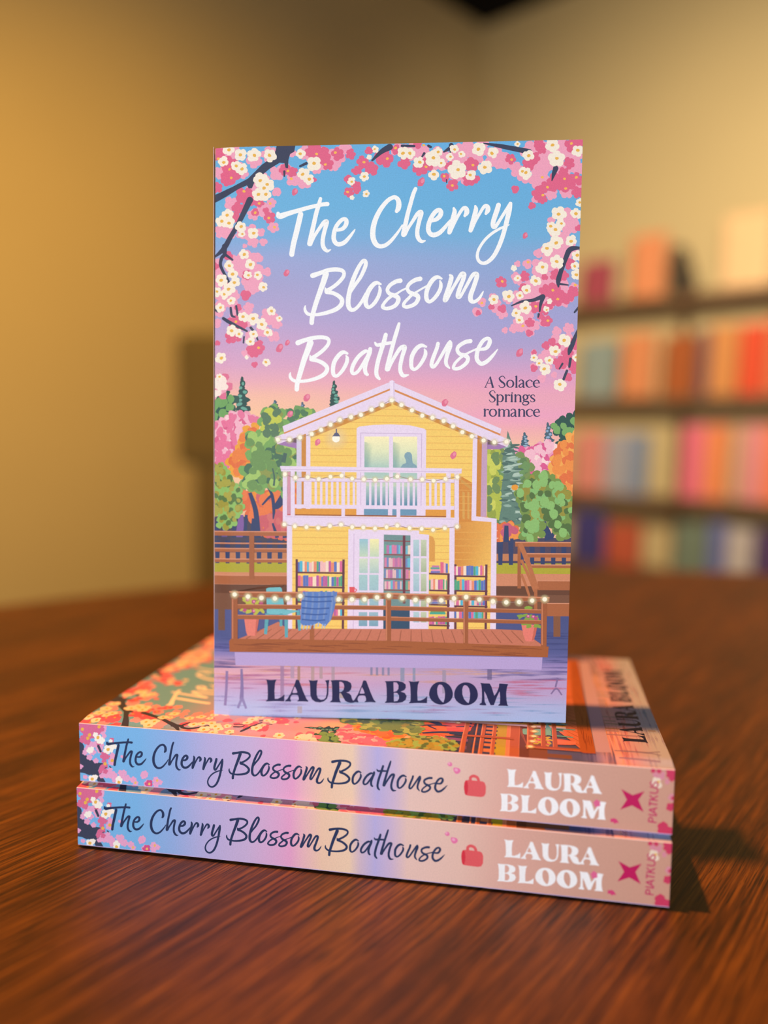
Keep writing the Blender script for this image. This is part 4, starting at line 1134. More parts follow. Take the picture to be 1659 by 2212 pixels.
    creamL = [(215, 130, 56), (315, 180, 60), (430, 180, 58), (565, 180, 58), (165, 235, 44), (280, 270, 42), (325, 300, 48), (825, 170, 42), (945, 250, 58), (850, 345, 52), (900, 385, 48), (480, 400, 62), (545, 430, 58), (470, 520, 56), (530, 515, 54), (520, 460, 50), (1265, 405, 33), (1370, 365, 38), (1390, 510, 30), (1270, 545, 20), (1465, 130, 28), (1415, 195, 24), (200, 690, 52), (150, 745, 52), (215, 765, 46), (320, 795, 42), (330, 855, 32), (425, 850, 46), (345, 1030, 48), (400, 1120, 46), (215, 1130, 42), (250, 1200, 46), (380, 1210, 36), (462, 1210, 38), (145, 1250, 48), (265, 1270, 46), (210, 1330, 54), (110, 1350, 36), (175, 1375, 38), (510, 1315, 38), (235, 1430, 36), (140, 1485, 38), (340, 1565, 42), (420, 1585, 46), (580, 1520, 42), (500, 1630, 46), (645, 1580, 26), (235, 1685, 46), (300, 1712, 36), (425, 1715, 36), (550, 1700, 36), (400, 1780, 36), (150, 1922, 46), (535, 1955, 36), (367, 1915, 18), (545, 1700, 30), (130, 2080, 30)]
    creamR = [(85, 165, 52), (145, 165, 48), (225, 240, 46), (340, 205, 64), (410, 250, 34), (385, 150, 40), (520, 130, 36), (580, 170, 30), (485, 195, 32), (345, 345, 46), (550, 305, 70), (660, 350, 40), (780, 280, 56), (725, 130, 56), (845, 160, 46), (1155, 185, 46), (1130, 330, 54), (1105, 320, 40), (1395, 210, 70), (1060, 85, 28), (1360, 95, 56), (1575, 140, 50), (1410, 685, 56), (1430, 765, 36), (1560, 680, 46), (1585, 585, 34), (1380, 820, 62), (1345, 785, 42), (1515, 915, 46), (1390, 930, 54), (1310, 980, 54), (1570, 1035, 46), (1395, 1090, 60), (1550, 1130, 38), (1270, 1135, 54), (1560, 1200, 46), (1030, 1145, 24), (1060, 1232, 28), (1215, 1255, 46), (1140, 1332, 42), (985, 1385, 50), (1080, 1380, 36), (855, 1415, 42), (1125, 1490, 54), (1050, 1532, 36), (1075, 1590, 38), (1305, 1500, 26), (1335, 1430, 24), (1460, 1760, 54), (1380, 1855, 46), (1330, 1932, 38), (1242, 1955, 32), (1290, 2010, 46), (1200, 1910, 32), (1560, 1910, 32), (1415, 2140, 52)]
    for lay, (lst_l, lst_r, c, k) in enumerate(((pinkL, pinkR, PINK, 0), (roseL, roseR, ROSE, 1))):
        A.up()
        for f, lst in ((tl, lst_l), (tr, lst_r)):
            for x, y, r in lst:
                q = f([(x, y)])[0]
                A.flower(q[0], q[1], r * 1.1 / f.s, c, 5 if r > 40 else 3)
    A.up()
    for f, x, y, r in ((tl, 780, 495, 30), (tl, 710, 1190, 30), (tl, 650, 1835, 34), (tl, 715, 1790, 24), (tr, 240, 410, 38), (tr, 1125, 868, 26), (tr, 1078, 1868, 36), (fl, 880, 245, 34), (fl, 740, 385, 28), (fl, 975, 625, 28), (frr, 440, 285, 32), (frr, 512, 732, 30)):
        q = f([(x, y)])[0]
        A.blob(q[0], q[1], r * 0.8 / f.s, r * 1.15 / f.s, 0.5, (226, 110, 142), 10, 0.12)
        A.blob(q[0] + r * 0.3 / f.s, q[1] - r * 0.3 / f.s, r * 0.4 / f.s, r * 0.6 / f.s, 0.5, (238, 142, 168), 8, 0.12)
    # branches
    A.up()
    A.poly(tl([(80, 520), (250, 450), (380, 380), (500, 260), (600, 190), (620, 120), (630, 60), (790, 60), (775, 150), (740, 170), (725, 220), (722, 292), (700, 290), (690, 250), (650, 245), (560, 300), (440, 400), (412, 465), (385, 465), (370, 440), (300, 470), (200, 530), (80, 590)]), BARK)
    for s in ([(395, 565, 55), (340, 680, 45), (290, 780, 40), (230, 880, 42), (170, 980, 45), (96, 1045, 18)], [(175, 960, 45), (175, 1030, 35), (150, 1060, 30), (140, 1120, 28), (170, 1190, 25), (210, 1260, 22), (222, 1305, 12)], [(180, 1030, 26), (245, 1078, 18)],
              [(825, 275, 20), (878, 250, 24)], [(690, 320, 20), (690, 360, 14)], [(1440, 225, 16), (1520, 150, 40), (1590, 110, 55)], [(165, 1580, 26), (230, 1620, 30), (370, 1690, 16)], [(402, 1660, 22), (440, 1710, 22), (462, 1765, 14)],
              [(345, 1740, 15), (340, 1790, 14)], [(230, 1490, 20), (240, 1555, 22), (268, 1570, 12)], [(278, 1475, 18), (290, 1550, 20)], [(88, 1495, 24), (112, 1520, 18)]):
        A.stroke(tl(s), BARK)
    for s in ([(770, 78, 10), (900, 100, 34), (1030, 125, 42), (1160, 150, 46)], [(75, 100, 22), (180, 102, 20)], [(495, 95, 40), (487, 162, 12)], [(500, 110, 40), (432, 152, 14)], [(265, 165, 22), (245, 195, 14)], [(300, 100, 22), (320, 110, 22)],
              [(1385, 292, 46), (1368, 340, 34), (1352, 398, 8)], [(455, 390, 12), (456, 415, 9)], [(1600, 972, 20), (1510, 985, 45), (1470, 1060, 40), (1430, 1170, 38), (1407, 1250, 42), (1407, 1305, 14)], [(1410, 1280, 20), (1490, 1290, 12)],
              [(1008, 1468, 10), (1100, 1430, 22), (1190, 1420, 28), (1275, 1388, 40)], [(1278, 1390, 38), (1255, 1460, 25), (1248, 1515, 14)], [(1240, 1540, 20), (1235, 1565, 12)], [(1585, 1475, 22), (1545, 1522, 16)],
              [(1570, 1670, 10), (1540, 1760, 36), (1507, 1840, 40), (1495, 1880, 18)], [(1510, 1920, 24), (1500, 1988, 20)], [(1442, 1962, 18), (1416, 2005, 12)], [(1480, 2022, 22), (1450, 2098, 22)]):
        A.stroke(tr(s), BARK)
    A.up()
    for f, lst in ((tl, creamL), (tr, creamR)):
        for x, y, r in lst:
            q = f([(x, y)])[0]
            A.flower(q[0], q[1], r * 1.08 / f.s, CREAM, random.choice((4, 5, 5)), 0.22)
    A.up()
    for f, lst in ((tl, creamL), (tr, creamR)):
        for x, y, r in lst:
            if r >= 26:
                q = f([(x + random.uniform(-4, 4), y + random.uniform(-4, 4))])[0]
                A.blob(q[0], q[1], 4.2 * min(1, r / 46), 3.5 * min(1, r / 46), random.uniform(-0.6, 0.6), YOLK, 9, 0.14)
    for f, lst in ((tl, [(120, 205), (220, 300), (235, 375), (345, 490), (475, 595), (440, 675), (558, 720), (720, 315), (965, 170), (1040, 260), (1125, 158), (1370, 240), (1570, 210), (1230, 495), (570, 595), (750, 382), (275, 1610), (470, 1832), (605, 798)]),
                   (tr, [(20, 118), (260, 95), (280, 280), (680, 265), (435, 360), (505, 440), (1010, 218), (1460, 382), (1560, 370), (1470, 465), (1315, 455), (1275, 522), (1270, 370), (1518, 80), (930, 1260), (1150, 1095), (1360, 1335), (1402, 1410), (1215, 1472), (1318, 1595), (1550, 1290), (755, 1445), (1105, 1640)])):
        for x, y in lst:
            q = f([(x, y)])[0]
            A.blob(q[0], q[1], 3.4, 2.9, random.uniform(-0.6, 0.6), (250, 190, 90), 8, 0.14)

    # ---------------- lettering
    A.up()
    for w in WORDS.values():
        for s in w:
            A.stroke(s, (250, 252, 252), sub=7)
    A.up()
    for out, holes in NAME_FIRST + NAME_LAST:
        A.poly(out, LETTER, holes)
    A.up()
    SUB = (52, 54, 92)
    fs = fr(1030, 800, 11.06)

    def serif(strokes):
        for s in strokes:
            A.stroke(fs([(x, y, w * 1.12 + 3.5) for x, y, w in s]), SUB, sub=5)

    def o_(cx, cy, rx, ry):
        serif([[(cx + rx * math.cos(t), cy + ry * math.sin(t), 13 + 22 * abs(math.cos(t)) ** 1.5) for t in [2 * math.pi * i / 16 for i in range(17)]]])

    def c_(x, y, rx, ry):
        serif([[(x + rx * 0.95, y - ry * 0.62, 26), (x + rx * 0.6, y - ry * 0.94, 15), (x, y - ry, 13), (x - rx * 0.8, y - ry * 0.5, 30), (x - rx * 0.88, y, 36), (x - rx * 0.7, y + ry * 0.55, 32), (x, y + ry * 0.98, 15), (x + rx, y + ry * 0.7, 10)]])

    def e_(x, y, rx, ry):
        serif([[(x - rx * 0.75, y - ry * 0.16, 12), (x + rx * 0.85, y - ry * 0.2, 12)], [(x + rx * 0.86, y - ry * 0.22, 24), (x + rx * 0.55, y - ry * 0.85, 22), (x, y - ry, 13), (x - rx * 0.75, y - ry * 0.55, 28), (x - rx * 0.88, y, 36), (x - rx * 0.65, y + ry * 0.62, 32), (x + rx * 0.1, y + ry * 0.98, 16), (x + rx, y + ry * 0.66, 8)]])

    def stem(x, y0, y1, foot=24):
        serif([[(x, y0, 34), (x, y1 - 6, 34)], [(x - foot, y1, 12), (x + foot, y1, 12)], [(x - 26, y0 + 6, 10), (x, y0, 16)]])

    def s_(x, y, rx, ry, w=32):
        serif([[(x + rx * 0.9, y - ry * 0.62, 14), (x + rx * 0.5, y - ry * 0.95, 13), (x - rx * 0.2, y - ry * 0.96, 14), (x - rx * 0.82, y - ry * 0.6, 26), (x - rx * 0.3, y - ry * 0.12, w), (x + rx * 0.5, y + ry * 0.22, w), (x + rx * 0.86, y + ry * 0.6, 28), (x + rx * 0.3, y + ry * 0.96, 14), (x - rx * 0.5, y + ry * 0.94, 13), (x - rx * 0.95, y + ry * 0.62, 14)]])

    def a_(x, y):                        # x = left, y = mid height
        serif([[(x + 18, y - 62, 22), (x + 50, y - 92, 13), (x + 90, y - 86, 22), (x + 116, y - 50, 32), (x + 118, y + 70, 34), (x + 148, y + 84, 10)], [(x + 112, y - 14, 11), (x + 50, y + 10, 18), (x + 14, y + 52, 28), (x + 44, y + 88, 16), (x + 84, y + 72, 13), (x + 112, y + 44, 11)]])

    def arch(x0, x1, y0, y1):
        serif([[(x0, y0 + 40, 10), (x0 + (x1 - x0) * 0.45, y0 - 2, 14), (x1 - 6, y0 + 22, 28), (x1, y0 + 70, 34), (x1, y1 - 6, 34)], [(x1 - 24, y1, 12), (x1 + 24, y1, 12)]])
    serif([[(325, 168, 10), (262, 300, 13), (208, 415, 13)], [(325, 175, 24), (355, 300, 36), (388, 415, 36)], [(255, 325, 12), (350, 325, 12)], [(190, 424, 11), (236, 424, 11)], [(362, 424, 11), (412, 424, 11)]])
    s_(606, 292, 78, 138, 36)
    o_(802, 335, 76, 86)
    stem(950, 160, 420)
    a_(998, 336)
    c_(1252, 334, 74, 88)
    e_(1428, 334, 76, 88)
    s_(374, 640, 76, 138, 36)
    stem(500, 600, 845)
    serif([[(515, 630, 10), (560, 600, 14), (612, 625, 28), (630, 680, 36), (608, 745, 28), (560, 770, 13), (515, 745, 10)]])
    stem(700, 602, 768)
    serif([[(712, 640, 10), (748, 604, 14), (782, 612, 30)]])
    stem(838, 602, 768)
    A.blob(*fs([(846, 556)])[0], 1.7, 1.7, 0, SUB, 10, 0)
    stem(926, 602, 768)
    arch(938, 1046, 602, 768)
    serif([[(1165 + 52 * math.cos(t), 655 + 56 * math.sin(t), 12 + 20 * abs(math.cos(t))) for t in [2 * math.pi * i / 14 for i in range(15)]], [(1205, 618, 12), (1262, 604, 20)],
           [(1140, 708, 12), (1115, 728, 20), (1150, 752, 26), (1220, 764, 32), (1240, 800, 26), (1190, 842, 15), (1120, 836, 20), (1098, 800, 20), (1130, 756, 12)]])
    s_(1336, 684, 56, 86, 30)
    stem(196, 948, 1112)
    serif([[(208, 990, 10), (244, 950, 14), (278, 960, 30)]])
    o_(390, 1030, 78, 86)
    stem(540, 948, 1112)
    arch(552, 654, 948, 1112)
    arch(668, 768, 948, 1112)
    a_(806, 1032)
    stem(1016, 948, 1112)
    arch(1028, 1134, 948, 1112)
    c_(1258, 1030, 74, 88)
    e_(1432, 1030, 76, 88)
    return A


SPINE_SRC = [(170.7, 1561.6), (173.6, 1686.4), (1457.8, 1662.7), (1451.4, 1803.7)]
SPINE_DST = [(198, 21.55), (198, 0.75), (0, 21.55), (0, 0.75)]


def paint_spine():
    """u = along the spine from the tail (0) to the head (198), v = height on the spine"""
    A = Art(SPINE_SRC, SPINE_DST)
    top = lambda x: 1561.6 + (x - 170.7) * (1662.7 - 1561.6) / (1457.8 - 170.7)
    bot = lambda x: 1686.4 + (x - 173.6) * (1803.7 - 1686.4) / (1451.4 - 173.6)
    st = [(150, (118, 186, 238)), (300, (124, 184, 236)), (380, (150, 178, 232)), (450, (186, 178, 226)), (540, (204, 180, 222)), (600, (222, 172, 214)), (632, (232, 166, 208)), (660, (236, 186, 196)), (700, (240, 202, 178)), (760, (240, 208, 182)), (782, (212, 188, 206)),
          (815, (186, 178, 228)), (850, (206, 184, 216)), (885, (232, 198, 190)), (1000, (230, 192, 180)), (1100, (222, 172, 160)), (1250, (208, 160, 144)), (1480, (204, 152, 132))]
    for (x0, c0), (x1, c1) in zip(st, st[1:]):
        A.quad([(x0, top(x0) - 12), (x1, top(x1) - 12), (x1, bot(x1) + 12), (x0, bot(x0) + 12)], [c0, c1, c1, c0])
    f = fr(150, 1530, 11.06)
    fm = fr(170, 1570, 4.74)

    def fl_(pts, c, petals=5):
        A.up()
        for x, y, r in pts:
            q = f([(x, y)])[0]
            A.flower(q[0], q[1], r / f.s, c, petals)
    P2, R2, C2 = (234, 168, 208), (220, 110, 152), (250, 244, 236)
    A.up()
    A.poly(f([(200, 640), (260, 740), (350, 900), (345, 1000), (400, 1120), (520, 1230), (640, 1290), (800, 1310), (790, 1370), (720, 1400), (680, 1500), (760, 1560), (800, 1650), (880, 1790), (700, 1790), (620, 1640), (520, 1590), (470, 1600), (360, 1550), (240, 1530), (200, 1500)]), BARK)
    fl_([(820, 460, 80), (800, 560, 70), (830, 660, 66), (520, 880, 90), (440, 950, 90), (370, 1060, 70), (560, 1050, 90), (480, 1160, 80), (640, 1260, 70), (720, 900, 120), (640, 860, 90), (720, 1020, 70), (1030, 1150, 90), (1000, 1280, 90), (880, 1560, 110), (1020, 1600, 120), (960, 1480, 70), (260, 1400, 70), (380, 1640, 60), (780, 1620, 70), (1090, 1700, 90), (1260, 1620, 60), (1240, 1560, 50), (1300, 1660, 50), (1250, 1150, 44), (720, 820, 90)], P2)
    A.up()
    for x, y, r in ((445, 500, 34), (490, 530, 34), (560, 540, 30), (580, 575, 26), (680, 480, 30), (660, 500, 28), (700, 590, 34), (790, 540, 28), (830, 570, 24), (790, 590, 26), (430, 470, 24), (470, 470, 24)):
        q = fm([(x, y)])[0]
        A.flower(q[0], q[1], r * 1.25 / fm.s, P2)
    fl_([(330, 460, 140), (560, 470, 150), (720, 470, 110), (420, 640, 150), (600, 600, 130), (330, 740, 110), (420, 800, 90), (700, 840, 60), (840, 1140, 100), (900, 1170, 70), (830, 1260, 70), (850, 1380, 90), (780, 1440, 80), (860, 1500, 70), (740, 1500, 60), (1005, 770, 74)], R2)
    A.up()
    q = fm([(715, 580)])[0]
    A.flower(q[0], q[1], 40 / fm.s, (214, 84, 140))
    fl_([(690, 720, 120), (620, 640, 70), (760, 760, 90), (490, 1010, 80), (530, 960, 60), (925, 990, 110), (1000, 930, 90), (1080, 920, 70), (560, 1680, 110), (620, 1640, 60), (1180, 1720, 100), (990, 780, 50)], C2)
    A.up()
    for x, y in ((310, 500), (710, 440), (680, 700), (480, 635), (440, 715), (925, 985), (855, 1325), (545, 1690), (1020, 1250), (1180, 1770)):
        q = f([(x, y)])[0]
        A.blob(q[0], q[1], 3.6, 3.8, 0.3, YOLK, 9, 0.12)
    for x, y in ((580, 572), (802, 550), (722, 585)):
        q = fm([(x, y)])[0]
        A.blob(q[0], q[1], 2.6, 3.0, 0.3, (240, 190, 110), 9, 0.12)
    A.up()
    A.stroke(f([(690, 900, 60), (745, 1030, 56)]), BARK)
    A.stroke(f([(850, 1430, 22), (885, 1415, 22)]), BARK)
    A.stroke(f([(960, 1390, 30), (985, 1410, 34)]), BARK)
    # title words
    A.up()
    gm = fr(480, 1600, 6.636)
    gh = fr(690, 1620, 4.484)
    maps = {
        'the': affine([(599, 462.7), (630.7, 555.5), (767.8, 495.8)], fm([(285, 160), (368, 400), (692, 322)])),
        'cherry': affine([(897.6, 405.4), (800.2, 507.8), (1046.6, 573.6), (1106.9, 437.4)], fm([(972, 155), (748, 350), (1365, 625), (1475, 330)])),
        'blossom': affine([(787.2, 560), (673.8, 704.5), (1044.9, 629.6), (671.8, 592.4)], gm([(550, 125), (152, 555), (1455, 540), (138, 165)])),
        'boathouse': affine([(638.4, 739), (641.4, 849), (861.1, 697.2), (1077.8, 754)], gh([(112, 105), (118, 373), (685, 98), (1243, 340)])),
    }
    for k, strokes in WORDS.items():
        for s in strokes:
            A.stroke([(x, y, w * 0.98) for x, y, w in maps[k](s)], (40, 54, 92), sub=6)
    # petals, mug
    A.up()
    for x, y, r in ((1262, 138, 26), (1330, 200, 38)):
        q = gh([(x, y)])[0]
        A.blob(q[0], q[1], r / 4.484, r * 0.8 / 4.484, 0.5, (232, 120, 170), 9, 0.15)
        A.blob(q[0] - 1.5, q[1] - 1.5, r * 0.5 / 4.484, r * 0.4 / 4.484, 0.5, (240, 168, 200), 8, 0.15)
    A.poly(gh([(1412, 296), (1440, 290), (1580, 305), (1600, 318), (1612, 350), (1610, 420), (1592, 450), (1560, 456), (1430, 442), (1405, 420), (1398, 360), (1402, 320)]), (226, 92, 98))
    A.stroke(gh([(1462, 300, 28), (1462, 268, 28), (1490, 252, 28), (1528, 268, 28), (1545, 310, 28)]), (226, 92, 98))
    A.up()
    A.blob(*gh([(1420, 366)])[0], 4.2, 16.0, 0.02, (214, 52, 70), 16, 0.02)
    # author
    A.up()
    fa = fr(1060, 1640, 4.046)
    m1 = affine(fL([(80, 105), (90, 385), (1495, 388), (1350, 108)]), fa([(136, 83), (145, 242), (970, 303), (888, 145)]))
    m2 = affine(fB([(68, 112), (68, 380), (1590, 138), (1590, 405)]), fa([(80, 303), (80, 450), (1010, 375), (1003, 532)]))
    for m_, nm in ((m1, NAME_FIRST), (m2, NAME_LAST)):
        for out, holes in nm:
            A.poly(m_(out), (246, 246, 250), [m_(h) for h in holes])
    A.up()
    q = fa([(930, 384)])[0]
    A.flower(q[0], q[1], 8.6, (224, 104, 150))
    A.poly(fa([(1046, 520), (1085, 516), (1105, 530), (1122, 562), (1100, 556), (1082, 566), (1068, 548), (1048, 552)]), (212, 66, 120))
    A.poly(fa([(1140, 260), (1240, 314), (1346, 279), (1290, 355), (1337, 461), (1235, 404), (1131, 441), (1190, 355)]), (192, 24, 92))
    # tail blossom
    ft = fr(1360, 1620, 11.06)

    def ftf(pts, c):
        A.up()
        for x, y, r in pts:
            q = ft([(x, y)])[0]
            A.flower(q[0], q[1], r / ft.s, c)
    ftf([(640, 580, 90), (760, 640, 80), (900, 760, 70), (980, 480, 70), (1010, 1130, 90), (800, 560, 60)], (216, 140, 158))
    ftf([(560, 500, 60), (700, 500, 60), (990, 560, 150), (1000, 680, 80), (980, 1370, 110), (1030, 1150, 50), (830, 1880, 170), (960, 1960, 120), (760, 1960, 110), (800, 1760, 60)], (204, 58, 96))
    ftf([(640, 770, 110), (720, 850, 70)], (236, 216, 196))
    A.up()
    A.blob(*ft([(690, 760)])[0], 3, 3, 0, YOLK)
    A.up()
    W = 32

    def T(a, h):
        return (632 + a * 0.052 - 178 * h, 1735 - a - 28 * h, W)
    for s in ([(0, 0), (0, 1)], [(0, 1), (60, .98), (100, .85), (105, .68), (85, .53), (0, .48)], [(165, 0), (165, 1)], [(200, 0), (275, 1)], [(275, 1), (350, 0)], [(225, .33), (325, .33)], [(380, 1), (480, 1)], [(430, 0), (430, 1)],
              [(525, 0), (525, 1)], [(620, 1), (530, .45)], [(555, .6), (630, 0)], [(690, 1), (690, .35), (715, .05), (755, 0), (795, .05), (825, .35), (825, 1)], [(955, .88), (920, 1), (885, .92), (875, .75), (900, .58), (945, .42), (960, .22), (930, .03), (890, 0), (860, .12)]):
        A.stroke(ft([T(a, h) for a, h in s]), (192, 44, 100), smooth=len(s) > 2, sub=4)
    return A


# ------------------------------------------------------------------ the paperbacks
BW, BH, BT = 0.125, 0.198, 0.0223            # width, height, thickness over the covers
SPINE_LO, SPINE_HI = 0.00075, 0.02155         # the hinge sinks the spine edges a little


def print_material(name, alpha):
    m = bpy.data.materials.new(name)
    m.use_nodes = True
    nt = m.node_tree
    b = nt.nodes['Principled BSDF']
    at = nt.nodes.new('ShaderNodeAttribute')
    at.attribute_name = 'ink'
    tc = nt.nodes.new('ShaderNodeTexCoord')
    n = nt.nodes.new('ShaderNodeTexNoise')
    n.inputs['Scale'].default_value = 2600
    n.inputs['Detail'].default_value = 2
    r = nt.nodes.new('ShaderNodeMapRange')
    r.inputs['From Min'].default_value = 0.3
    r.inputs['From Max'].default_value = 0.7
    r.inputs['To Min'].default_value = 0.93
    r.inputs['To Max'].default_value = 1.06
    mx = nt.nodes.new('ShaderNodeMix')
    mx.data_type = 'RGBA'
    mx.blend_type = 'MULTIPLY'
    mx.inputs['Factor'].default_value = 1.0
    nt.links.new(tc.outputs['Object'], n.inputs['Vector'])
    nt.links.new(n.outputs['Fac'], r.inputs['Value'])
    nt.links.new(at.outputs['Color'], mx.inputs[6])
    nt.links.new(r.outputs['Result'], mx.inputs[7])
    nt.links.new(mx.outputs[2], b.inputs['Base Color'])
    if alpha:
        nt.links.new(at.outputs['Alpha'], b.inputs['Alpha'])
    b.inputs['Roughness'].default_value = 0.45
    b.inputs['Specular IOR Level'].default_value = 0.14
    return m


INK_M = [print_material('cover_print', False), print_material('cover_print_airbrush', True)]
CARD_M = mat('white_cover_card', (214, 190, 190), 0.6, 0.25, noise=0.03, scale=300)
BACK_M = mat('printed_back_cover', (190, 170, 214), 0.5, 0.28, noise=0.04, scale=60)
PAPER_M = mat('book_paper', (226, 210, 180), 0.9, 0.1, noise=0.08, scale=500)


def smooth01(t):
    t = min(max(t, 0.0), 1.0)
    return t * t * (3 - 2 * t)


HINGE = [0.0012, 0.0024, 0.0036, 0.0048, 0.006, 0.0075]
H_Z = [SPINE_HI + (BT - SPINE_HI) * smooth01(u / 0.0075) for u in [0.0] + HINGE]


def front_z(u):
    """the cover rises from the spine edge over the scored hinge (straight between the score lines)"""
    return float(np.interp(u, [0.0] + HINGE, H_Z))


def art_mesh(A, clip, cuts_u=(), cuts_v=()):
    """ink areas -> bmesh in (u, v, layer), trimmed to the cover and cut along the hinge"""
    bm = bmesh.new()
    ink = bm.loops.layers.float_color.new('ink')
    vs = [bm.verts.new((x, y, z)) for x, y, z in A.v]
    bm.verts.ensure_lookup_table()
    for idx, cols, mi in zip(A.f, A.c, A.mi):
        f = bm.faces.new([vs[i] for i in idx])
        f.material_index = mi
        for l, c in zip(f.loops, cols):
            l[ink] = c
    (u0, v0), (u1, v1) = clip
    for co, no in (((u0, 0, 0), (-1, 0, 0)), ((u1, 0, 0), (1, 0, 0)), ((0, v0, 0), (0, -1, 0)), ((0, v1, 0), (0, 1, 0))):
        bmesh.ops.bisect_plane(bm, geom=bm.verts[:] + bm.edges[:] + bm.faces[:], dist=1e-7, plane_co=co, plane_no=no, clear_outer=True)
    for u in cuts_u:
        bmesh.ops.bisect_plane(bm, geom=bm.verts[:] + bm.edges[:] + bm.faces[:], dist=1e-7, plane_co=(u, 0, 0), plane_no=(1, 0, 0))
    for v in cuts_v:
        bmesh.ops.bisect_plane(bm, geom=bm.verts[:] + bm.edges[:] + bm.faces[:], dist=1e-7, plane_co=(0, v, 0), plane_no=(0, 1, 0))
    loose = [v for v in bm.verts if not v.link_faces]
    bmesh.ops.delete(bm, geom=loose, context='VERTS')
    return bm


CARD_T = 0.0003


def card_sheet(bm, ink, us, vs_, fz, thick, mi):
    """the plain card behind the ink: a thin closed sheet following fz"""
    g = [[[bm.verts.new((u, v, fz(u, v) - (thick if k else 2e-6))) for v in vs_] for u in us] for k in (0, 1)]
    fs = []
    for i in range(len(us) - 1):
        for j in range(len(vs_) - 1):
            fs.append(bm.faces.new((g[0][i][j], g[0][i + 1][j], g[0][i + 1][j + 1], g[0][i][j + 1])))
            fs.append(bm.faces.new((g[1][i][j], g[1][i][j + 1], g[1][i + 1][j + 1], g[1][i + 1][j])))
    nu, nv = len(us) - 1, len(vs_) - 1
    for i in range(nu):
        fs.append(bm.faces.new((g[0][i][0], g[1][i][0], g[1][i + 1][0], g[0][i + 1][0])))
        fs.append(bm.faces.new((g[0][i][nv], g[0][i + 1][nv], g[1][i + 1][nv], g[1][i][nv])))
    for j in range(nv):
        fs.append(bm.faces.new((g[0][0][j], g[0][0][j + 1], g[1][0][j + 1], g[1][0][j])))
        fs.append(bm.faces.new((g[0][nu][j], g[1][nu][j], g[1][nu][j + 1], g[0][nu][j + 1])))
    for f in fs:
        f.material_index = mi
        for l in f.loops:
            l[ink] = (0.8, 0.75, 0.74, 1)


FRONT_ART = paint_front()
SPINE_ART = paint_spine()
FRONT_ART.settle()
SPINE_ART.settle()

def mesh_from(bm, name, mats):
    me = bpy.data.meshes.new(name)
    bm.to_mesh(me)
    bm.free()
    for m in mats:
        me.materials.append(m)
    return me


FOLD = 0.00022


def front_mesh(warp=None):
    bm = art_mesh(FRONT_ART, ((FOLD, 0.0), (BW, BH)), HINGE)
    ink = bm.loops.layers.float_color['ink']
    for v in bm.verts:
        u, w, k = v.co
        v.co.z = front_z(u) + (k + 1) * EPS
    us = [FOLD] + HINGE + [0.03, 0.06, 0.09, BW]
    vs_ = [0.0, 0.05, 0.10, 0.15, BH]
    card_sheet(bm, ink, us, vs_, lambda u, v: front_z(u), CARD_T, 2)
    if warp:                                                       # slightly skewed, handled cover
        for v in bm.verts:
            a, b = v.co.x / BW, v.co.y / BH
            dx = (1 - a) * b * warp[0][0] + a * b * warp[1][0] + (1 - a) * (1 - b) * warp[2][0] + a * (1 - b) * warp[3][0]
            dy = (1 - a) * b * warp[0][1] + a * b * warp[1][1] + (1 - a) * (1 - b) * warp[2][1] + a * (1 - b) * warp[3][1]
            v.co.x += dx
            v.co.y += dy
    return mesh_from(bm, 'front_cover', INK_M + [CARD_M])


def spine_mesh():
    bm = art_mesh(SPINE_ART, ((0.0, SPINE_LO + FOLD), (BH, SPINE_HI - FOLD)))
    ink = bm.loops.layers.float_color['ink']
    for v in bm.verts:                                              # (along, height, layer) -> book axes
        a, h, k = v.co
        v.co = Vector((-(k + 1) * EPS, a, h))
    for f in bm.faces:
        f.normal_update()
        if f.normal.x > 0:
            f.normal_flip()
    # card behind the print
    lo, hi = SPINE_LO, SPINE_HI
    z_f = front_z(FOLD)
    prof = []                                                       # the rounded fold between spine and covers
    for i in range(6):
        t = i / 5.0 * math.pi / 2
        prof.append((FOLD - FOLD * math.cos(t), hi - FOLD + (z_f - hi + FOLD) * math.sin(t)))
    prof += [(FOLD + 1e-5, z_f - CARD_T * 0.9), (FOLD + 1e-5, lo + CARD_T)]
    for i in range(6):
        t = (5 - i) / 5.0 * math.pi / 2
        prof.append((FOLD - FOLD * math.cos(t), lo + FOLD - FOLD * math.sin(t)))
    ends = [[bm.verts.new((x, y, z)) for x, z in prof] for y in (0.0, BH)]
    vv = ends[0] + ends[1]
    n = len(prof)
    new = [bm.faces.new((ends[0][i], ends[0][(i + 1) % n], ends[1][(i + 1) % n], ends[1][i])) for i in range(n)]
    new += [bm.faces.new(ends[0][::-1]), bm.faces.new(ends[1])]
    bmesh.ops.recalc_face_normals(bm, faces=new)
    for f in new:
        f.material_index = 2
        for l in f.loops:
            l[ink] = (0.8, 0.75, 0.74, 1)
    return mesh_from(bm, 'spine', INK_M + [CARD_M])


def back_mesh():
    bm = bmesh.new()
    ink = bm.loops.layers.float_color.new('ink')
    us = [0.0] + HINGE + [0.06, BW]
    card_sheet(bm, ink, us, [0.0, 0.1, BH], lambda u, v: SPINE_LO + CARD_T - SPINE_LO * smooth01(u / 0.007), CARD_T, 0)
    return mesh_from(bm, 'back_cover', [BACK_M])


def page_mesh():
    bm = bmesh.new()
    n = 40
    z0, z1 = 0.0009, BT - 0.0009
    x0, x1, y0, y1 = 0.0006, BW - 0.0008, 0.0006, BH - 0.0006
    box(bm, (x0, y0, 0.0012), (0.008, y1, SPINE_HI - 0.0006))
    for i in range(n):                                              # visible leaves along the cut edges
        a, b = z0 + (z1 - z0) * i / n, z0 + (z1 - z0) * (i + 0.86) / n
        d = 0.0001 * math.sin(i * 12.9898)
        box(bm, (0.0081, y0 + abs(d), a), (x1 - abs(d), y1 - abs(d), b))
    return mesh_from(bm, 'page_block', [PAPER_M])


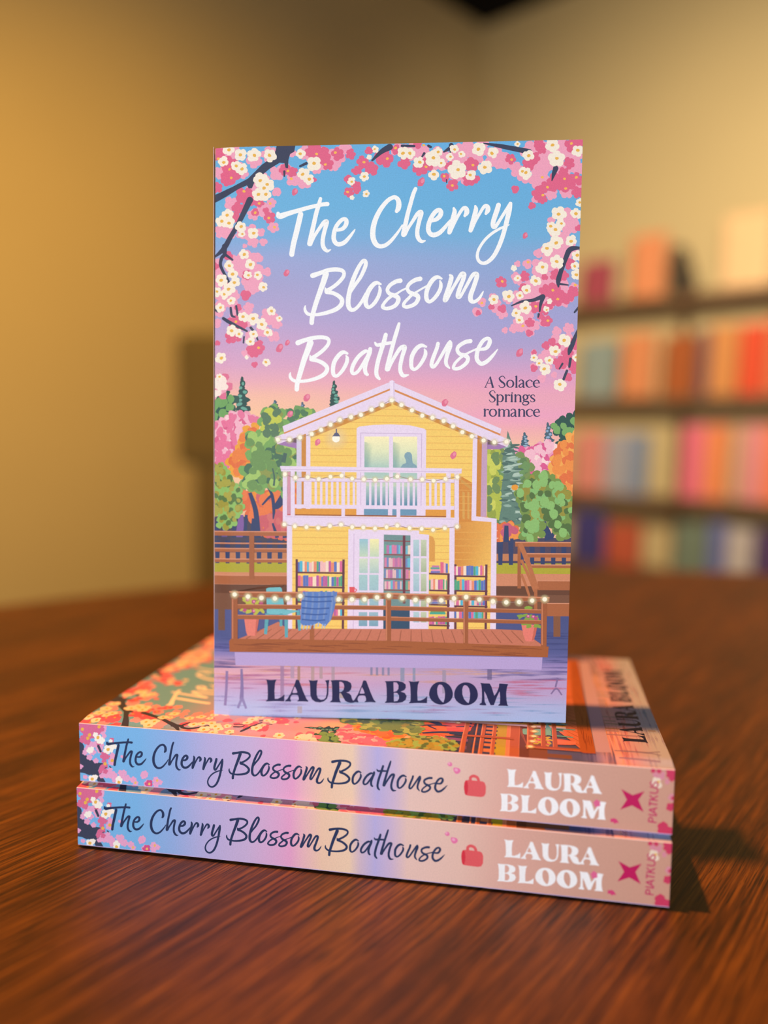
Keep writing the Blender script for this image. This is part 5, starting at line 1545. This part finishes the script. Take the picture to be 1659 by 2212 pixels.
ME_SPINE, ME_BACK, ME_PAGE = spine_mesh(), back_mesh(), page_mesh()


def book(label, matrix, front):
    r = empty('paperback_book')
    r.matrix_world = matrix
    tag(r, label, 'book', 'copies of the same boathouse paperback')
    for nm, me in (('front_cover', front), ('spine', ME_SPINE), ('back_cover', ME_BACK), ('page_block', ME_PAGE)):
        o = bpy.data.objects.new(nm, me)
        COL.objects.link(o)
        o.parent = r
    return r


def lying(cx, cy, yaw, z):
    d = Vector((math.cos(yaw), math.sin(yaw), 0))
    n = Vector((-math.sin(yaw), math.cos(yaw), 0))
    tail = Vector((cx, cy, z)) + d * (BH / 2)
    m = Matrix.Identity(4)
    for i in range(3):
        m[i][0], m[i][1], m[i][2], m[i][3] = n[i], -d[i], (0, 0, 1)[i], tail[i]
    return m


def standing(o, yaw, lean, roll):
    d = Vector((math.cos(yaw), math.sin(yaw), 0))
    n = Vector((-math.sin(yaw), math.cos(yaw), 0))
    up = Vector((0, 0, math.cos(lean))) + n * math.sin(lean)
    d2 = d * math.cos(roll) + up * math.sin(roll)
    u2 = up * math.cos(roll) - d * math.sin(roll)
    nn = d2.cross(u2)
    org = Vector(o) - nn * BT
    m = Matrix.Identity(4)
    for i in range(3):
        m[i][0], m[i][1], m[i][2], m[i][3] = d2[i], u2[i], nn[i], org[i]
    return m


ME_FLAT = front_mesh()
ME_STAND = front_mesh([(0.00062, -0.0005), (0.0003, 0.0007), (-0.00019, -0.0002), (-0.00081, 0.00074)])
book('bottom copy of the boathouse paperback, lying flat on the wooden table', lying(-0.008206, 0.26173, -0.17673, 0.0), ME_FLAT)
book('boathouse paperback lying on top of another copy, under the upright one', lying(-0.007615, 0.26372, -0.17673, BT), ME_FLAT)
book('upright boathouse paperback with pink blossom cover facing forward on the stack', standing((-0.0599522, 0.2888816, 0.0446), -0.05882, 0.03537, 0.003252), ME_STAND)


# ------------------------------------------------------------------ bookcases against the right wall
CASE_M = wood_material('dark_shelf_wood', (72, 47, 24), (98, 66, 38), (122, 86, 52), rough=0.5, grain=0.3)
SHELVES = [0.555, 0.262, -0.036, -0.262]           # top faces of the boards


def local_frame(s, z, off):
    """matrix with x along the wall (to the viewer's right), y out of the wall, z up"""
    p = on_wall(s, z, off)
    x, y = -D_R, N_R
    m = Matrix.Identity(4)
    for i in range(3):
        m[i][0], m[i][1], m[i][2], m[i][3] = x[i], y[i], (0, 0, 1)[i], p[i]
    # right handed: x cross y must give z
    if x.cross(y).z < 0:
        for i in range(3):
            m[i][0] = -m[i][0]
    return m


XS = 1.0 if (-D_R).cross(N_R).z > 0 else -1.0


def bookcase(s0, s1, label):
    r = empty('bookcase')
    r.matrix_world = local_frame(s0, FLOOR_Z, 0.0)
    tag(r, label, 'bookcase')
    w = (s0 - s1) * XS

    def part(nm, x0, x1, y0, y1, z0, z1):
        bm = bmesh.new()
        box(bm, (min(x0, x1), y0, z0), (max(x0, x1), y1, z1), 0.0015)
        return link_mesh(nm, bm, CASE_M, r)
    d0, d1 = -SHELF_DEPTH + 0.004, 0.0
    top = SHELVES[0] - FLOOR_Z
    t = 0.016 * (1 if w > 0 else -1)
    part('side_panel', 0, t, d0, d1, 0.0, top - 0.028)
    part('side_panel', w - t, w, d0, d1, 0.0, top - 0.028)
    part('top_board', 0, w, d0, d1 + 0.006, top - 0.028, top)
    for z in SHELVES[1:]:
        part('shelf', t, w - t, d0, d1, z - FLOOR_Z - 0.024, z - FLOOR_Z)
    part('shelf', t, w - t, d0, d1, 0.26, 0.284)
    xm = (s0 - 0.018) * XS  # recessed dark strips, added in place of under-shelf shade and brackets
    for i, z in enumerate(SHELVES[1:]):
        part('bracket_shade_strip', xm - 0.009, xm + 0.009, d0, d0 + 0.03, z - FLOOR_Z, SHELVES[i] - FLOOR_Z - 0.026)
    part('plinth', t, w - t, d0 + 0.02, d1 - 0.02, 0.0, 0.06)
    return r


bookcase(0.76, -1.00, 'long dark wooden bookcase of face-out books along the pale right wall')


def shelf_book(s0, s1, z, h, col, label, group, thick=0.022, lean=0.06, off=-0.03, two=None, k=0.6):
    """a face-out book standing on a shelf, s0 > s1 are its edges along the wall"""
    r = empty('shelf_book')
    m = local_frame(s0, z + 0.0004 + math.sin(lean) * thick, off)
    r.matrix_world = m @ Matrix.Rotation(lean, 4, 'X')
    tag(r, label, 'book', group)
    w = (s0 - s1) * XS
    x0, x1 = min(0, w), max(0, w)
    cm = mat('blurred_cover_ink', col, 0.5, 0.3, k=k, noise=0.12, scale=25)
    bm = bmesh.new()
    box(bm, (x0, -0.0015, 0), (x1, 0, h), 0.0006)
    box(bm, (x0, -thick, 0), (x1, -thick + 0.0015, h), 0.0006)
    box(bm, (x0, -thick + 0.0012, 0), (x0 + 0.0015, -0.0012, h), 0.0004)
    link_mesh('cover', bm, cm, r)
    bm = bmesh.new()
    box(bm, (x0 + 0.0016, -thick + 0.0016, 0.0015), (x1 - 0.003, -0.0016, h - 0.003))
    link_mesh('page_block', bm, PAPER_M, r)
    if two:
        bm = bmesh.new()
        a, b, c2 = two
        if XS < 0:
            a, b = 1 - b, 1 - a
        xa, xb = x0 + (x1 - x0) * a, x0 + (x1 - x0) * b
        box(bm, (xa + 0.002, 0.0, 0.004), (xb - 0.002, 0.0006, h - 0.004))
        link_mesh('cover_artwork', bm, mat('blurred_cover_art', c2, 0.5, 0.3, k=k, noise=0.12, scale=25), r)
    return r


G1, G2, G3, G4 = 'books standing on top of the bookcase', 'books on the upper shelf', 'books on the middle shelf', 'books on the low shelf'
Z1, Z2, Z3, Z4 = SHELVES
shelf_book(0.340, 0.235, Z1, 0.135, (176, 74, 84), 'crimson book on top of the bookcase, right beside the upright book', G1)
shelf_book(0.172, 0.070, Z1, 0.190, (240, 146, 92), 'tall orange book standing alone on top of the bookcase', G1)
shelf_book(-0.105, -0.235, Z1, 0.205, (250, 196, 136), 'pale cream book on top of the bookcase near the photo edge', G1)
shelf_book(0.335, 0.215, Z2, 0.180, (150, 158, 146), 'grey-green book on the upper shelf, nearest the upright book', G2)
shelf_book(0.192, 0.090, Z2, 0.195, (230, 140, 86), 'soft orange book beside the grey-green one on the upper shelf', G2)
shelf_book(0.056, -0.036, Z2, 0.180, (176, 88, 36), 'rust brown book between the soft orange and narrow purple ones on the upper shelf', G2)
shelf_book(-0.050, -0.078, Z2, 0.190, (118, 80, 84), 'narrow dusky purple book on the upper shelf', G2)
shelf_book(-0.082, -0.156, Z2, 0.198, (222, 140, 72), 'tan-orange book between the purple and red ones on the upper shelf', G2)
shelf_book(-0.166, -0.232, Z2, 0.195, (232, 76, 34), 'bright red-orange book on the upper shelf', G2)
shelf_book(-0.240, -0.350, Z2, 0.210, (224, 112, 62), 'orange book cut by the photo edge on the upper shelf', G2)
shelf_book(0.345, 0.245, Z3, 0.195, (226, 138, 122), 'salmon pink book on the middle shelf, next to the upright book', G3)
shelf_book(0.240, 0.100, Z3, 0.190, (172, 162, 164), 'pale grey-lilac book on the middle shelf', G3, two=(0.6, 1.0, (128, 140, 160)))
shelf_book(-0.010, -0.145, Z3, 0.215, (238, 112, 124), 'pink and orange book alone at the middle of the middle shelf', G3, two=(0.52, 1.0, (246, 140, 74)))
shelf_book(-0.182, -0.330, Z3, 0.215, (232, 138, 130), 'pink and orange book cut by the photo edge on the middle shelf', G3, two=(0.45, 1.0, (255, 122, 58)))
shelf_book(0.345, 0.236, Z4, 0.165, (70, 62, 122), 'navy book low down beside the upright book', G4)
shelf_book(0.222, 0.110, Z4, 0.135, (196, 88, 58), 'brick orange book low down next to the navy one', G4, two=(0.0, 1.0, (196, 88, 58)))
shelf_book(0.000, -0.100, Z4, 0.150, (120, 128, 104), 'sage green book on the low shelf', G4)
shelf_book(-0.104, -0.150, Z4, 0.160, (112, 112, 158), 'slim slate blue book on the low shelf', G4)
shelf_book(-0.156, -0.226, Z4, 0.150, (204, 182, 166), 'off-white book on the low shelf', G4)
shelf_book(-0.234, -0.330, Z4, 0.150, (88, 58, 96), 'plum purple book on the low shelf at the photo edge', G4)

# a small dark stand on top of the case
r = empty('display_stand')
r.matrix_world = local_frame(0.046, Z1, -0.03)
tag(r, 'small dark display stand on top of the bookcase, between the orange and cream books', 'stand')
EASEL_M = mat('dark_stand_wood', (58, 44, 26), 0.6, 0.3, k=0.8, noise=0.2, scale=60)
W_E = 0.082 * XS
bm = bmesh.new()
pts = [(0.0, 0.006), (W_E, 0.006), (W_E, 0.03), (W_E * 0.55, 0.135), (W_E * 0.12, 0.148), (0.0, 0.14)]
fa_ = bm.faces.new([bm.verts.new((x, 0.0, z)) for x, z in pts])
ex = bmesh.ops.extrude_face_region(bm, geom=[fa_])
for v in ex['geom']:
    if isinstance(v, bmesh.types.BMVert):
        v.co.y -= 0.008
bmesh.ops.recalc_face_normals(bm, faces=bm.faces)
link_mesh('panel', bm, EASEL_M, r)
bm = bmesh.new()
box(bm, (min(0, W_E), -0.008, 0.0), (max(0, W_E), 0.018, 0.0065), 0.001)
link_mesh('ledge', bm, EASEL_M, r)
bm = bmesh.new()
box(bm, (W_E * 0.5 - 0.006, -0.05, 0.0), (W_E * 0.5 + 0.006, -0.008, 0.008), 0.001)
link_mesh('leg', bm, EASEL_M, r)

# ------------------------------------------------------------------ chair behind the table
CHAIR_M = mat('olive_brown_upholstery', (74, 61, 35), 0.9, 0.15, noise=0.12, scale=120)
CHAIR_LEG = mat('dark_chair_metal', (44, 38, 32), 0.45, 0.5, noise=0.1, scale=60)
ch = empty('dining_chair', (-0.155, 1.46, FLOOR_Z), 0.0)
tag(ch, 'olive brown upholstered chair behind the table, mostly hidden by the upright book', 'chair')
H0 = -FLOOR_Z


def cbox(nm, lo, hi, m, bev):
    bm = bmesh.new()
    box(bm, lo, hi, bev)
    return link_mesh(nm, bm, m, ch, smooth=False)


cbox('backrest', (-0.212, 0.0, H0 + 0.085), (0.212, 0.05, H0 + 0.315), CHAIR_M, 0.02)
cbox('back_panel', (-0.182, 0.008, H0 - 0.30), (0.182, 0.042, H0 + 0.10), CHAIR_M, 0.012)
cbox('seat', (-0.22, 0.0, H0 - 0.33), (0.22, 0.44, H0 - 0.27), CHAIR_M, 0.02)
for x in (-0.19, 0.19):
    for y in (0.03, 0.41):
        cbox('leg', (x - 0.015, y - 0.015, 0.0), (x + 0.015, y + 0.015, H0 - 0.325), CHAIR_LEG, 0.004)
